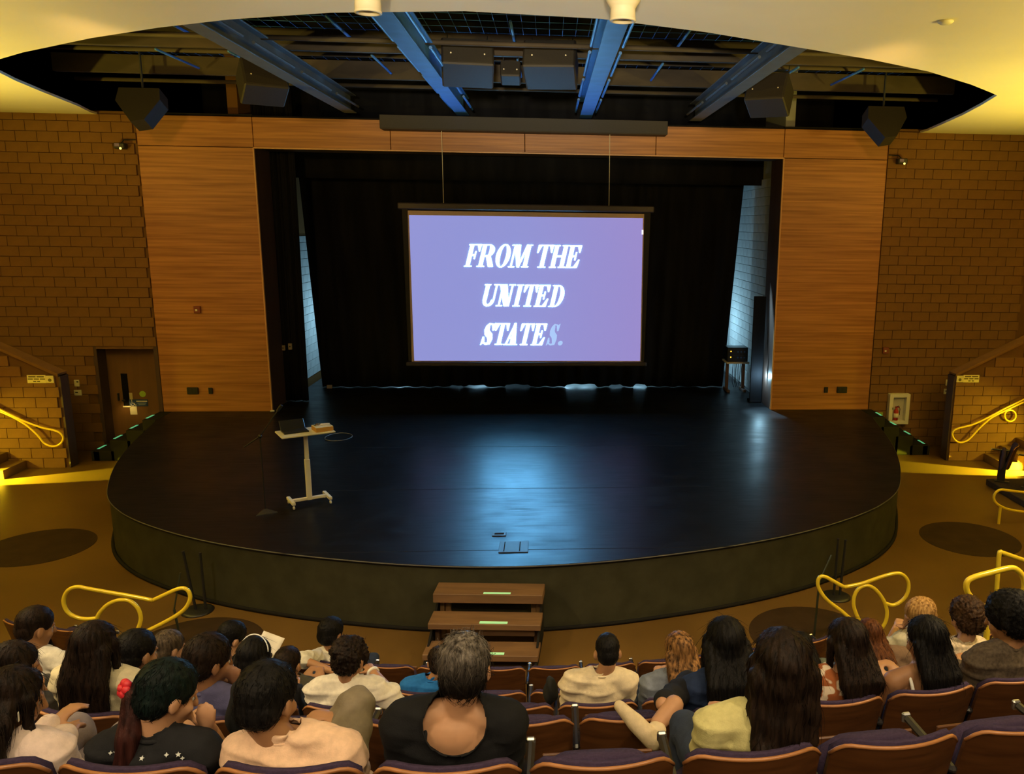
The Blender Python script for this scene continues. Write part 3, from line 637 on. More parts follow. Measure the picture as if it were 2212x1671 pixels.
MB().bbox((0, 0, 0), (.06, .04, .03), .006).build('push_plate_lamp', M_METAL, None, False, (-8.42, 17.80, 1.03), label='tiny lamp glowing on the wooden door below its window', category='lamp')
# fire extinguisher cabinet
t = thing('extinguisher_cabinet', 'white framed fire extinguisher cabinet on the block wall', 'cabinet', (8.20, YW-.06, .52))
for x in (-.19, .19): MB().bbox((x, 0, .34), (.085, .14, .68), .006).build('frame', M_WHITE, t)
for z in (.04, .645): MB().bbox((0, 0, z), (.30, .14, .08), .006).build('frame', M_WHITE, t)
MB().bbox((0, .06, .34), (.30, .02, .55), .004).build('back_panel', mat('cab_inside', (.55, .52, .50), .6), t); MB().bbox((-.155, -.075, .36), (.012, .02, .05), .003).build('latch', M_METAL, t)
t = thing('fire_extinguisher', 'red fire extinguisher with white label inside the cabinet', 'extinguisher', (8.16, YW-.062, .602))
MB().lathe([(.045, 0), (.052, .01), (.052, .20), (.04, .235), (.018, .25), (.018, .28)], n=20).build('cylinder', M_RED, t, True)
MB().lathe([(.0528, .06), (.0528, .16)], n=20).build('label', M_PAPER, t, True); MB().bbox((.02, 0, .295), (.10, .025, .03), .005).build('handle', M_RED, t)
MB().tube([(-.02, -.01, .29), (.04, -.02, .33), (.075, -.02, .26), (.07, -.02, .12)], .008, 8).build('hose', M_BLKP, t, True)
MB().bbox((0, 0, 0), (.16, .02, .09), .004).build('lime_notice', M_LIME, None, False, (7.80, YW-.012, .72), label='small lime notice stuck on the block wall above the glowing steps', category='notice')

# ================================================================== things on the stage
a_ = atZ(632, 1088, .88); b2 = atZ(705, 1076, .88); ang = math.atan2(b2.y-a_.y, b2.x-a_.x)
mid = (a_+b2)/2
t = thing('standing_desk', 'small white rolling standing desk on the black stage', 'desk', (mid.x, mid.y, STG), ang)
MB().bbox((0.0, .0, 1.05), (.72, .42, .025), .008).build('top', M_WHITE, t)
MB().bbox((0, 0, .36), (.072, .055, .60), .008).build('lower_column', M_WHITE, t); MB().bbox((0, 0, .86), (.055, .042, .40), .006).build('upper_column', M_WHITE, t)
MB().bbox((0, 0, .085), (.46, .05, .04), .006).build('base_bar', M_WHITE, t)
for s in (-1, 1):
    ft = MB().bbox((s*.25, 0, .085), (.05, .34, .045), .008).build('foot', M_WHITE, t)
    for q in (-1, 1):
        MB().lathe([(.022, -.012), (.025, -.006), (.025, .006), (.022, .012)], (s*.25, q*.15, .027), 16, Matrix.Rotation(R_(90), 3, 'Y')).build('castor', M_WHITE, ft, True)
dz = STG+1.063; ca, sa = math.cos(ang), math.sin(ang)
def on_desk(x, y): return (mid.x+x*ca-y*sa, mid.y+x*sa+y*ca, dz)
t = thing('laptop', 'black laptop lying on the white standing desk', 'laptop', on_desk(-.13, .04), ang)
MB().bbox((0, 0, .01), (.33, .23, .02), .004).build('base', M_BLKP, t); MB().bbox((0, .14, .07), (.33, .012, .16), .004, Matrix.Rotation(R_(-40), 3, 'X')).build('lid', M_BLKP, t)
t = thing('book_box', 'shallow yellow-orange box at the end of the standing desk', 'box', on_desk(.22, -.06), ang+R_(3))
MB().bbox((0, 0, .03), (.24, .22, .06), .004).build('body', mat('box_orange', (.60, .33, .07), .6), t); MB().bbox((0, 0, .063), (.235, .215, .006), .002).build('lid', M_PAPER, t)
MB().bbox((0, 0, .003), (.12, .10, .006), .002, Matrix.Rotation(.3, 3, 'Z')).build('note_pad', M_PAPER, None, False, on_desk(.27, -.03)[:2]+(dz+.069,), label='pale note pad on top of the orange box', category='note pad')
t = thing('keys', 'bunch of dark keys and cord on the orange box', 'keys', on_desk(.15, -.02)[:2]+(dz+.068,), ang)
MB().tube([(.03*math.cos(a), .03*math.sin(a), .01+.006*math.sin(3*a)) for a in [R_(20*i) for i in range(18)]], .006, 6, True).build('ring', mat('keys_brown', (.16, .11, .05), .5), t, True); MB().bbox((.03, .02, .012), (.05, .02, .02), .004).build('tag', MAT['keys_brown'], t)
t = thing('microphone_stand', 'slim dark microphone stand with grey weighted base beside the white desk', 'microphone stand', (-3.40, 11.2, STG))
MB().lathe([(.16, 0), (.155, .012), (.10, .03), (.03, .055), (.015, .06)], n=3).build('base', mat('base_grey', (.16, .15, .15), .25, metal=.7), t)
MB().tube([(0, 0, .05), (0, 0, 1.08)], .011, 8).build('pole', M_METAL, t); MB().tube([(-.22, .0, .93), (0, 0, 1.08), (.24, .03, 1.42)], .009, 8).build('boom', M_METAL, t)
MB().tube([(.24, .03, 1.42), (.30, .04, 1.50)], .022, 10).build('microphone', M_BLKP, t); MB().ell((0, 0, 1.08), (.03, .03, .03), None, 10, 6).build('clutch', M_METAL, t)
MB().tube([(.24*math.cos(a), .42*math.sin(a)*.7, .008) for a in [R_(i*15) for i in range(24)]], .006, 6, True).build('cable_loop', mat('cable_grey', (.22, .22, .22), .5), None, True, (-3.42, 15.34, STG), label='thin cable loop lying on the stage behind the desk', category='cable')
for (x, y, lab) in ((606, 872, 'white tape scrap on the stage floor inside the opening'), (592, 887, 'white tape scrap at the foot of the wood panel')):
    q = atZ(x, y, STG); MB().bbox((0, 0, .02), (.09, .03, .04), .012, Matrix.Rotation(.5, 3, 'Z')).build('tape_scrap', M_WHITE, None, False, (q.x, min(q.y, 17.5) if x < 600 else q.y, STG), label=lab, category='tape')
q = atZ(703, 845, STG)
MB().bbox((0, 0, .04), (.12, .05, .08), .006).build('marker_box', mat('tan_box', (.40, .33, .20), .7), None, False, (q.x, 20.08, STG), label='small tan box at the foot of the black back curtain', category='box')
for (x, y, lab) in ((612, 751, 'left of the pair of small tan boxes on the black leg curtain'), (627, 748, 'taller of the pair of small tan boxes on the black leg curtain')):
    q = atY(x, y, 18.52); t = thing('wall_box', lab, 'control box', q); MB().bbox((0, 0, 0), (.075, .05, .11 if x < 620 else .14), .006).build('case', mat('tan_box', (.4, .33, .2), .7), t); MB().box((0, -.027, 0), (.025, .006, .025)).build('button', M_BLKP, t)

# ================================================================== handrails and stands on the pit floor
def sm3(P, per=4, closed=False):
    out = []; P = [Vector(p) for p in P]; N = len(P)
    for i in range(N if closed else N-1):
        g_ = (lambda k: P[k % N]) if closed else (lambda k: P[max(0, min(N-1, k))])
        a, b_, c, d_ = g_(i-1), g_(i), g_(i+1), g_(i+2)
        for k in range(per):
            t = k/per; out.append(.5*((2*b_)+(c-a)*t+(2*a-5*b_+4*c-d_)*t*t+(3*b_-a-3*c+d_)*t**3))
    if not closed: out.append(P[-1])
    return out
def rail(lab, org, sc, Y, paths, r=.021, m_=M_RAIL, name='handrail', posts=(), zf=0.):
    W = [[atY(org[0]+x/sc, org[1]+y/sc, Y) for x, y in p] for p in paths]
    bx = min(p.x for w_ in W for p in w_); c = Vector((bx, Y, 0)); t = thing(name, lab, 'handrail', c)
    for i, w_ in enumerate(W): MB().tube(sm3([p-c for p in w_]), r, 10).build(('top_loop', 'ring_loop', 'lower_loop')[min(i, 2)], m_, t, True)
    for (x, y) in posts:
        p = atY(org[0]+x/sc, org[1]+y/sc, Y)-c; MB().tube([p, (p.x, p.y, zf)], r, 10).build('post', m_, t)
    return t
rail('curled yellow tubular handrail beside the desk-side round floor inlay', (0, 1180), 2.989, 8.35,
     [[(985, 347), (860, 322), (700, 295), (560, 270), (500, 260), (445, 278), (415, 325), (413, 375), (440, 425), (490, 455), (560, 468), (630, 460)],
      [(608, 520), (618, 480), (645, 425), (700, 372), (770, 345), (835, 350), (885, 390), (908, 445), (905, 490), (880, 550), (835, 600), (780, 650)],
      [(985, 347), (1060, 312), (1130, 280), (1180, 268), (1215, 285), (1228, 325), (1215, 370), (1180, 415), (1100, 468), (1000, 520), (900, 570), (780, 650)]], posts=[(608, 520), (780, 650)])
rail('curled yellow tubular handrail beside the extinguisher-side round floor inlay', (1640, 1180), 3.404, 8.35,
     [[(625, 298), (760, 270), (900, 222), (1000, 197), (1055, 207), (1092, 250), (1098, 310), (1075, 370), (1030, 412), (980, 430), (922, 415)],
      [(735, 540), (712, 490), (694, 430), (700, 360), (733, 308), (790, 286), (850, 312), (900, 370), (928, 425), (940, 485), (930, 550), (900, 600), (868, 627)],
      [(625, 298), (560, 262), (485, 222), (445, 225), (430, 270), (452, 332), (505, 398), (600, 470), (700, 550), (868, 640)]], posts=[(735, 540), (868, 640)])
rail('thick curled yellow handrail behind the person in the brown jacket', (1640, 1180), 3.404, 5.95,
     [[(1695, 447), (1620, 425), (1560, 375), (1525, 315), (1532, 255), (1590, 222), (1700, 192), (1840, 158), (1895, 170), (1938, 220), (1950, 300), (1920, 372)]], r=.024, posts=[(1695, 447), (1920, 372)], zf=.57)
rail('square-cornered yellow guard rail beyond the brown-jacket person', (1640, 1180), 3.404, 7.2, [[(1745, 335), (1755, 190), (1766, 50), (1790, 46), (1860, 70), (1990, 115)]], r=.022, posts=[(1745, 335)])
rail('yellow looped rail in front of the black end seats', (2040, 940), 4.285, 12.6, [[(800, 535), (600, 510), (520, 503), (475, 530), (458, 575), (475, 620), (530, 660), (620, 690), (800, 715)]], r=.022, posts=[(520, 655), (760, 710)])
rail('yellow wall handrail loop on the stair wall near the wooden door', (0, 700), 3.4817, 16.24, [[(-60, 610), (0, 640), (100, 690), (200, 735), (310, 775), (400, 795), (450, 815), (475, 850), (465, 885), (430, 912), (380, 915), (330, 890), (280, 830), (200, 760), (100, 700), (0, 655), (-60, 628)]], r=.02)
tr = rail('yellow wall handrail loop with small ring near the extinguisher cabinet', (1612, 700), 3.4817, 16.24, [[(2160, 530), (2089, 565), (1950, 630), (1820, 700), (1700, 755), (1600, 780), (1560, 800), (1550, 830), (1570, 870), (1610, 888), (1660, 875), (1700, 840), (1760, 775), (1850, 700), (2000, 625), (2089, 585), (2160, 552)],
     [(1985+42*math.cos(R_(i*22.5)), 687+42*math.sin(R_(i*22.5))) for i in range(17)]], r=.02)
def disc_stand(lab, x, y, tops, cat='stand'):
    t = thing('round_base_stand', lab, cat, (x, y, 0)); MB().lathe([(.19, 0), (.19, .012), (.15, .025), (.03, .03)], n=28).build('base', M_BLKP, t, True)
    for (a, b_, c, h) in tops: MB().tube([(a, 0, .02), (b_, c, h)], .018, 8).build('pole', M_METAL, t)
disc_stand('black round-base twin-pole stand at the stage skirt, beside the desk-side curled handrail', -3.88, 9.96, [(-.02, -.10, -.02, .80), (.10, .10, -.02, .78)])
disc_stand('black round-base stand at the stage skirt, beside the extinguisher-side curled handrail', 4.26, 10.0, [(-.03, -.03, -.02, .82), (.05, .07, -.02, .8)])
for x, y, lab, p in ((-3.52, 8.72, 'thin dark pole rising before the desk-side floor inlay', [(0, 0, 0), (-.06, 0, .62), (.02, .05, 1.02)]), (3.55, 8.72, 'thin dark pole rising before the extinguisher-side floor inlay', [(0, 0, 0), (.02, 0, .80), (.16, .05, 1.10)])):
    t = thing('slim_pole', lab, 'pole', (x, y, 0)); MB().lathe([(.12, 0), (.12, .01), (.02, .02)], n=20).build('foot', M_BLKP, t); MB().tube(p[:2], .014, 8).build('pole', mat('pole_green', (.06, .07, .045), .4, metal=.5), t); MB().tube(p[1:], .009, 8).build('arm', MAT['pole_green'], t)

# ================================================================== theatre seats
M_SEATW = mat('seat_veneer', (.075, .027, .008), .4, spec=.3, col2=(.13, .050, .015), vscale=(3, 10, 34), bump=.06, bscale=(3, 10, 60), detail=6)
M_SEATE = mat('seat_edge', (.36, .15, .048), .4, var=.12, vscale=(12, 12, 12))
M_PURP = mat('purple_fabric', (.044, .029, .060), .95, spec=.15, var=.18, vscale=(90, 90, 90), bump=.2, bscale=(200, 200, 200))
M_ARM = mat('arm_plastic', (.025, .022, .022), .22, spec=.6)
def slab(hw, zb, zt, o0, o1, sag=.065, lean=.25, nx=14, nz_=8, corner=.05, rim=.0):
    # closed curved back slab; o0/o1 offsets along y
    v = []; f = []
    def P(u, t, o):
        x = -hw+2*hw*u; a = abs(x)/hw; top = zt-corner*max(0, (a-.72)/.28)**2.4; bot = zb+corner*.6*max(0, (a-.72)/.28)**2.4
        z = bot+(top-bot)*t; return (x, sag*a*a+(.80-z)*lean+o, z)
    for o in (o0, o1):
        for j in range(nz_+1):
            for i in range(nx+1):
                t = j/nz_; oo = o
                if o == o1 and rim: e = min(j, nz_-j, i, nx-i); oo = o-(rim if e == 0 else (rim*.3 if e == 1 else 0))
                v.append(P(i/nx, t, oo))
    n1 = (nx+1)*(nz_+1)
    for j in range(nz_):
        for i in range(nx):
            a = j*(nx+1)+i; f.append((a, a+1, a+nx+2, a+nx+1)); f.append((n1+a, n1+a+nx+1, n1+a+nx+2, n1+a+1))
    for i in range(nx):
        a = i; f.append((a, n1+a, n1+a+1, a+1)); a = nz_*(nx+1)+i; f.append((a, a+1, n1+a+1, n1+a))
    for j in range(nz_):
        a = j*(nx+1); f.append((a, a+nx+1, n1+a+nx+1, n1+a)); a = j*(nx+1)+nx; f.append((a, n1+a, n1+a+nx+1, a+nx+1))
    m_ = MB(); m_.add(v, f); return m_, P
sh, SP = slab(.238, .36, .80, 0, .016); me_shell = sh.mesh('back_shell', M_SEATW, True)
try: me_shell.set_sharp_from_angle(angle=R_(40))
except Exception: pass
bd = MB(); bd.tube([Vector(SP(i/24, 1, .006))+Vector((0, 0, .002)) for i in range(25)], .0075, 8); me_band = bd.mesh('edge_band', M_SEATE, True)
pd, _ = slab(.228, .40, .815, .017, .064, rim=.026); me_pad = pd.mesh('back_pad', M_PURP, True)
def seat_cushion(up):
    rings = []; n = 9
    for i in range(n):
        s = i/(n-1); hw = .215*(1-.35*max(0, (s-.8)/.2)**2); th = .04*math.sin(math.pi*(.12+.76*s))+.012; rg = []
        for k in range(16):
            a = 2*math.pi*k/16; ca, sa_ = math.cos(a), math.sin(a)
            x = hw*math.copysign(abs(ca)**.45, ca); h = th*math.copysign(abs(sa_)**.6, sa_)
            if up: rg.append(Vector((x, .265+h-.03*s, .35+.35*s)))
            else: rg.append(Vector((x, .14+.42*s, .345+h+.03*s)))
        rings.append(rg)
    m_ = MB(); m_.loft(rings); return m_.mesh('seat', M_PURP, True)
me_up, me_dn = seat_cushion(True), seat_cushion(False)
me_pan = MB().bbox((0, .34, .296), (.40, .36, .014), .004).mesh('seat_pan', M_SEATW)
me_panu = MB().bbox((0, .305, .52), (.40, .012, .28), .004).mesh('seat_pan', M_SEATW)
ar = MB(); ar.bbox((0, .27, .615), (.036, .34, .032), .012); me_arm = ar.mesh('armrest', M_ARM)
me_cap = MB().bbox((0, .448, .612), (.036, .02, .042), .006).mesh('armrest_cap', mat('cap_metal', (.6, .6, .62), .25, metal=.9))
po = MB(); po.bbox((0, .24, .30), (.026, .14, .60), .008); po.bbox((0, .22, .012), (.06, .26, .024), .006); me_post = po.mesh('support_post', M_METAL)
PITCH = .515
ROWB = {'A': .415, 'B': .62, 'C': .53, 'D': .33, 'E': .28, 'Z': .415}
SEATS = {}
def place_seat(k, i, up, left=False):
    R = ROWC[1]-ROWS[k][0]; s = ROWB[k]-ROWC[0]+(i+.5)*PITCH; th = s/R
    p = Vector((ROWC[0]+R*math.sin(th), ROWC[1]-R*math.cos(th), ROWS[k][1]))
    t = thing('theater_seat', '', 'theater seat', p, th, 'theatre seats in curved rows')
    link('back_shell', me_shell, t); link('edge_band', me_band, t); link('back_pad', me_pad, t)
    link('seat', me_up if up else me_dn, t); link('seat_pan', me_panu if up else me_pan, t)
    for dx in ((PITCH/2,) if not left else (PITCH/2, -PITCH/2)):
        a = link('armrest', me_arm, t, (dx, 0, 0)); link('armrest_cap', me_cap, a); link('support_post', me_post, t, (dx, 0, 0))
    SEATS[(k, i)] = t; t['label'] = ''
    return t
ROWN = {'A': 'fourth row behind the front row', 'B': 'third row behind the front row', 'C': 'second row behind the front row', 'D': 'row just behind the front row', 'E': 'front row before the stage steps', 'Z': ''}
OCC = set()
RANGE = {'A': (-4, 4), 'B': (-6, 5), 'C': (-7, 6), 'D': (-8, 7), 'E': (-6, 5)}

# ================================================================== people
def remesh(mb, vox, it=3, dec=None, name='tmp'):
    me = mb.mesh(name, None); o = bpy.data.objects.new(name, me); COL.objects.link(o)
    m1 = o.modifiers.new('r', 'REMESH'); m1.mode = 'VOXEL'; m1.voxel_size = vox
    if it: m2 = o.modifiers.new('s', 'SMOOTH'); m2.iterations = it; m2.factor = .5
    if dec: m3 = o.modifiers.new('d', 'DECIMATE'); m3.ratio = dec
    dg = bpy.context.evaluated_depsgraph_get(); r = bpy.data.meshes.new_from_object(o.evaluated_get(dg))
    bpy.data.objects.remove(o); bpy.data.meshes.remove(me)
    r.name = name; r.materials.clear(); r.shade_smooth(); return r
def coords(me): a = np.empty(len(me.vertices)*3, np.float64); me.vertices.foreach_get('co', a); return a.reshape(-1, 3)
def normals(me): a = np.empty(len(me.vertices)*3, np.float32); me.vertices.foreach_get('normal', a); return a.reshape(-1, 3).astype(np.float64)
def setco(me, c): me.vertices.foreach_set('co', c.astype(np.float32).ravel()); me.update()
def cut(me, keep):
    # drop faces whose vertices are not all kept
    import bmesh
    bm = bmesh.new(); bm.from_mesh(me); bm.verts.ensure_lookup_table()
    bmesh.ops.delete(bm, geom=[v for v in bm.verts if not keep[v.index]], context='VERTS'); bm.to_mesh(me); bm.free(); me.update()
def hair_mat(nm, c1, c2, rough=.55):
    return mat('hair_'+nm, c1, rough, spec=.13, col2=c2, vscale=(60, 60, 5), bump=.3, bscale=(220, 220, 14), detail=3)
H_BLK = hair_mat('black', (.0035, .0032, .0034), (.010, .0085, .008)); H_DBR = hair_mat('dark_brown', (.006, .0036, .0026), (.022, .012, .0075))
H_BRN = hair_mat('brown', (.018, .009, .0045), (.075, .038, .018)); H_AUB = hair_mat('auburn', (.045, .014, .005), (.13, .045, .014))
H_GRY = hair_mat('grey', (.020, .015, .011), (.21, .18, .155)); H_GRB = hair_mat('grey_brown', (.03, .021, .014), (.12, .088, .06))
_n = H_GRY.node_tree; _tc = _n.nodes.new('ShaderNodeTexCoord'); _sx = _n.nodes.new('ShaderNodeSeparateXYZ'); _n.links.new(_tc.outputs['Generated'], _sx.inputs[0])
_r2 = _n.nodes.new('ShaderNodeValToRGB'); _r2.color_ramp.elements[0].position = .35; _r2.color_ramp.elements[1].position = .85; _n.links.new(_sx.outputs[2], _r2.inputs[0])
_mx = _n.nodes.new('ShaderNodeMixRGB'); _mx.inputs[1].default_value = (.008, .006, .005, 1); _n.links.new(_r2.outputs[0], _mx.inputs[0]); _n.links.new(_n.nodes['Color Ramp'].outputs[0], _mx.inputs[2]); _n.links.new(_mx.outputs[0], _n.nodes['Principled BSDF'].inputs['Base Color'])
H_BLO = hair_mat('blonde', (.22, .105, .03), (.62, .37, .13)); H_STR = hair_mat('streaked', (.022, .010, .004), (.34, .17, .058))
H_TEAL = hair_mat('teal_black', (.003, .0045, .0045), (.006, .014, .012)); H_RED = hair_mat('red_brown', (.014, .004, .0035), (.05, .015, .012))
def skin(nm, c): return mat('skin_'+nm, c, .5, spec=.35, var=.06, vscale=(18, 18, 18))
SK1 = skin('light', (.46, .245, .135)); SK2 = skin('tan', (.37, .185, .09)); SK3 = skin('brown', (.27, .125, .06))
def cloth(nm, c, v=.08): return mat('cloth_'+nm, c, .9, spec=.15, var=v, vscale=(40, 40, 40), bump=.15, bscale=(220, 220, 220))
EYE_W = mat('eye_white', (.38, .34, .30), .5); EYE_D = mat('eye_dark', (.02, .015, .01), .2)
C_BLKP = cloth('trouser_black', (.015, .015, .017)); C_DENIM = cloth('trouser_denim', (.035, .045, .075)); C_KHA = cloth('trouser_khaki', (.20, .165, .115)); C_GREYP = cloth('trouser_grey', (.10, .095, .10))
C_SHOE = cloth('shoe_dark', (.03, .03, .03))

def hand(mb, w, d, nrm, side, s=1., curl=.5):
    d = Vector(d).normalized(); nrm = Vector(nrm); nrm = (nrm-d*nrm.dot(d)).normalized(); lat = d.cross(nrm)*side
    w = Vector(w); rm = Matrix((lat, d, nrm)).transposed()
    mb.ell(w+d*.045*s, (.040*s, .055*s, .017*s), rm, 12, 8)
    for k, L in enumerate((.066, .076, .072, .056)):
        b = w+d*.082*s+lat*(.029-.0195*k)*s; m_ = b+(d*math.cos(curl*.6)-nrm*math.sin(curl*.6))*L*.55*s; e = m_+(d*math.cos(curl*1.7)-nrm*math.sin(curl*1.7))*L*.5*s
        mb.cap(b, m_, .0098*s, .0092*s, 8); mb.cap(m_, e, .0092*s, .008*s, 8)
    b = w+d*.025*s+lat*.030*s; m_ = b+(d*.6+lat*.75-nrm*.25).normalized()*.042*s; e = m_+(d*.9+lat*.2-nrm*.35).normalized()*.032*s
    mb.cap(b, m_, .0125*s, .011*s, 8); mb.cap(m_, e, .011*s, .009*s, 8)

def person(label, hp, row, hw=.178, dy=.21, yaw=0, pitch=8, roll=0, hair=('short', H_BLK), skin_m=SK2, top=None, sleeve=.6, pants=C_DENIM, arms=('lap', 'lap'),
           sw=.185, bulk=1., neck=None, collar=False, vox=.0095, wp={}, knees={}, fold=.005, extra=None, phi=None, grp='audience members', shoes=C_SHOE, drop=.166, zcut=0, nofoot=()):
    Y = ROWS[row][0]+dy
    for _ in range(5): Hw = atY(hp[0], hp[1], Y); Y = row_pt(row, Hw.x, 0).y+dy
    R = ROWC[1]-ROWS[row][0]; th = math.atan2(Hw.x-ROWC[0], ROWC[1]-Hw.y); s = R*th-(ROWB[row]-ROWC[0]); i = int(math.floor(s/PITCH))
    
    if (row, i) in OCC:
        f_ = s/PITCH-i; i += (1 if f_ > .5 else -1)
    OCC.add((row, i)); thc = (ROWB[row]-ROWC[0]+(i+.5)*PITCH)/R
    base = Vector((ROWC[0]+R*math.sin(thc), ROWC[1]-R*math.cos(thc), ROWS[row][1])); rz = thc if phi is None else R_(phi)
    Rz = Matrix.Rotation(rz, 3, 'Z'); inv = Rz.transposed(); Lc = lambda w: inv @ (Vector(w)-base)
    root = thing('person', label, 'person', base, rz, grp); root['seat'] = str((row, i))
    H = Lc(Hw); hs = hw/.178
    hr = Matrix.Rotation(R_(yaw), 3, 'Z') @ Matrix.Rotation(R_(-pitch-10), 3, 'X') @ Matrix.Rotation(R_(roll), 3, 'Y')
    hyaw = Matrix.Rotation(R_(yaw), 3, 'Z')
    def hl(x, y, z): return H+hr @ (Vector((x, y, z))*hs)
    NB = H+hyaw @ Vector((0, -.022-.0012*(pitch+10), 0))+Vector((0, 0, -.128*hs)); sx0 = max(-.035, min(.035, H.x*.25)); NB = Vector((sx0+(H.x-sx0)*.35, NB.y, NB.z))
    NB.y = max(NB.y, .19)
    SH = NB+Vector((0, .005, -(drop-.128)))
    SH.x = sx0
    HP = Vector((max(-.03, min(.03, H.x*.2)), .31, .50)); cl = lambda v, m: max(-m, min(m, v))
    ax = Vector((1, 0, 0)); up = (SH-HP).normalized(); fw = up.cross(ax)*-1
    fw = ax.cross(up)*-1 if fw.y < 0 else fw
    if fw.y < 0: fw = -fw
    sj = {q: SH+ax*q*(sw-.03)+Vector((0, -.005, -.035)) for q in (-1, 1)}
    # arm joints
    J = {}
    for q, a in zip((-1, 1), arms):
        S = sj[q]
        if a == 'lap': E_, W_ = Vector((cl(S.x+q*.01, .168), S.y+.08, max(.52, S.z-.25))), Vector((sx0+q*.07, S.y+.27, .635))
        elif a == 'rest': E_, W_ = S+Vector((q*.085, .05, -.24)), S+Vector((q*.09, .29, -.23))
        elif a == 'chin': E_ = Vector((cl(S.x-q*.05, .15), H.y+.20, S.z-.20)); W_ = H+hyaw @ Vector((q*.055, .105, -.165))
        elif a == 'down': E_, W_ = S+Vector((q*.06, .0, -.27)), S+Vector((q*.06, .10, -.50))
        else: E_, W_ = Lc(atY(*a[0])), Lc(atY(*a[1]))
        J[q] = (S, E_, W_)
    def torso(mb, g):
        rings = []
        for t, hx, hy, oy in ((-.10, .150, .105, .0), (.02, .165, .110, .0), (.25, .160, .102, .0), (.5, .160*(.5+.5*bulk), .100, .0), (.74, (sw-.025), .100, .0), (.88, (sw-.025), .092, -.004), (.965, sw-.065, .075, -.006), (1.02, .085, .062, -.004), (1.06, .06, .056, 0)):
            c = HP.lerp(SH, t) if t <= 1 else SH+(NB-SH)*((t-1)/.06)
            hx_ = hx*bulk+g; hy_ = hy*bulk+g; rings.append([c+ax*hx_*math.copysign(abs(math.cos(a))**.8, math.cos(a))+fw*(hy_*math.sin(a)+oy) for a in [2*math.pi*k/20 for k in range(20)]])
        mb.loft(rings)
        mb.ell(SH+Vector((0, -.02, -.045)), (.105*bulk+g, .068*bulk+g, .085+g), None, 14, 10)
        for q in (-1, 1):
            mb.cap(SH+ax*q*.045+Vector((0, -.012, .022)), sj[q]+Vector((0, 0, .012)), .045*bulk+g, .056*bulk+g, 12)
    def arm(mb, q, g, frac):
        S, E_, W_ = J[q]; L1 = (E_-S).length; L2 = (W_-E_).length; f1 = min(1, frac/.55); f2 = max(0, (frac-.55)/.45)
        mb.cap(S, S.lerp(E_, f1), .052*bulk+g, (.052-.009*f1)*bulk+g, 12)
        if f2 > 0: mb.cap(E_, E_.lerp(W_, f2), .043*bulk+g, (.043-.014*f2)*bulk+g*1.1, 12)
    def leg(mb, q, g, full=True):
        hpq = HP+ax*q*.09; K = knees.get(q); A = knees.get((q, 'a'))
        K = Lc(atY(*K)) if K else Vector((hpq.x+q*.03, hpq.y+.36, .50)); A = Lc(atY(*A)) if A else Vector((K.x, K.y-.02, .098))
        mb.cap(hpq, K, .080+g, .058+g, 12); mb.cap(K, K.lerp(A, 1 if full else .93), .058+g, .036+g*1.5, 12); return K, A
    # --- body
    b = MB()
    b.ell(hl(0, -.012, .022), (.073*hs, .094*hs, .100*hs), hr, 18, 12); b.ell(hl(0, .028, -.03), (.060*hs, .068*hs, .085*hs), hr, 16, 10); b.ell(hl(0, .042, -.088), (.040*hs, .046*hs, .034*hs), hr, 12, 8)
    b.cap(hl(0, .092, .012), hl(0, .112, -.030), .009*hs, .014*hs, 8); b.ell(hl(0, .080, .022), (.048*hs, .016*hs, .012*hs), hr, 12, 6); b.ell(hl(0, .086, -.066), (.023*hs, .012*hs, .010*hs), hr, 10, 6)
    for q in (-1, 1): b.ell(hl(q*.079, -.008, -.008), (.012*hs, .022*hs, .034*hs), hr @ Matrix.Rotation(q*.3, 3, 'Z'), 10, 8); b.ell(hl(q*.045, .06, -.03), (.022*hs, .022*hs, .024*hs), hr, 10, 6)
    b.cap(hl(0, -.028, -.06), NB+Vector((0, 0, -.03)), .051, .058, 12); torso(b, 0)
    for q in (-1, 1):
        arm(b, q, 0, 1); S, E_, W_ = J[q]; d_ = (W_-E_).normalized(); n_ = Vector((0, 0, 1)) if abs(d_.z) < .8 else Vector((0, -1, .2)); hand(b, W_, d_, n_, -q, .95, .55); K, A = leg(b, q, 0)
        if q not in nofoot: b.cap(A+Vector((0, -.03, -.045)), A+Vector((0, .14, -.06)), .035, .032, 10)
    me = remesh(b, vox, 4, .42, 'body'); me.materials.append(skin_m); body = link('body', me, root)
    for q in (-1, 1):
        e_ = MB(); e_.ell(hl(q*.031, .074, .0), (.012*hs, .008*hs, .009*hs), hr, 10, 8); e_ = e_.build('eye', EYE_W, root, True); MB().ell(hl(q*.031, .0822, .0), (.0062*hs, .0035*hs, .0062*hs), hr, 8, 6).build('iris', EYE_D, e_, True)
    # --- clothes
    c = MB(); torso(c, .019)
    if sleeve > 0:
        for q in (-1, 1): arm(c, q, .018, sleeve)
    if collar:
        c.lathe([(.066, -.02), (.074, .0), (.070, .045), (.062, .045)], NB+Vector((0, .0, -.02)), 18, Matrix.Rotation(R_(-12), 3, 'X'))
    me = remesh(c, .0125, 2, .85, 'shirt'); P = coords(me); N = normals(me)
    sd = hp[0]*.37; u1 = np.sin(P[:, 2]*96+1.8*np.sin(P[:, 0]*8+sd)+1.2*np.sin(P[:, 1]*13+P[:, 0]*5)); u2 = np.sin(P[:, 2]*47-P[:, 0]*30+1.7*np.sin(P[:, 1]*17+sd)); mk = .5+.5*np.sin(P[:, 0]*11+P[:, 2]*9+sd)
    w1 = np.clip(u1, 0, 1)**1.6*(.35+.9*mk)*1.7+.8*(u2*.5+.5); P2 = P+N*(fold*w1[:, None]); setco(me, P2)
    nk = neck or ((0, .004, .040), (.061, .061, .056))
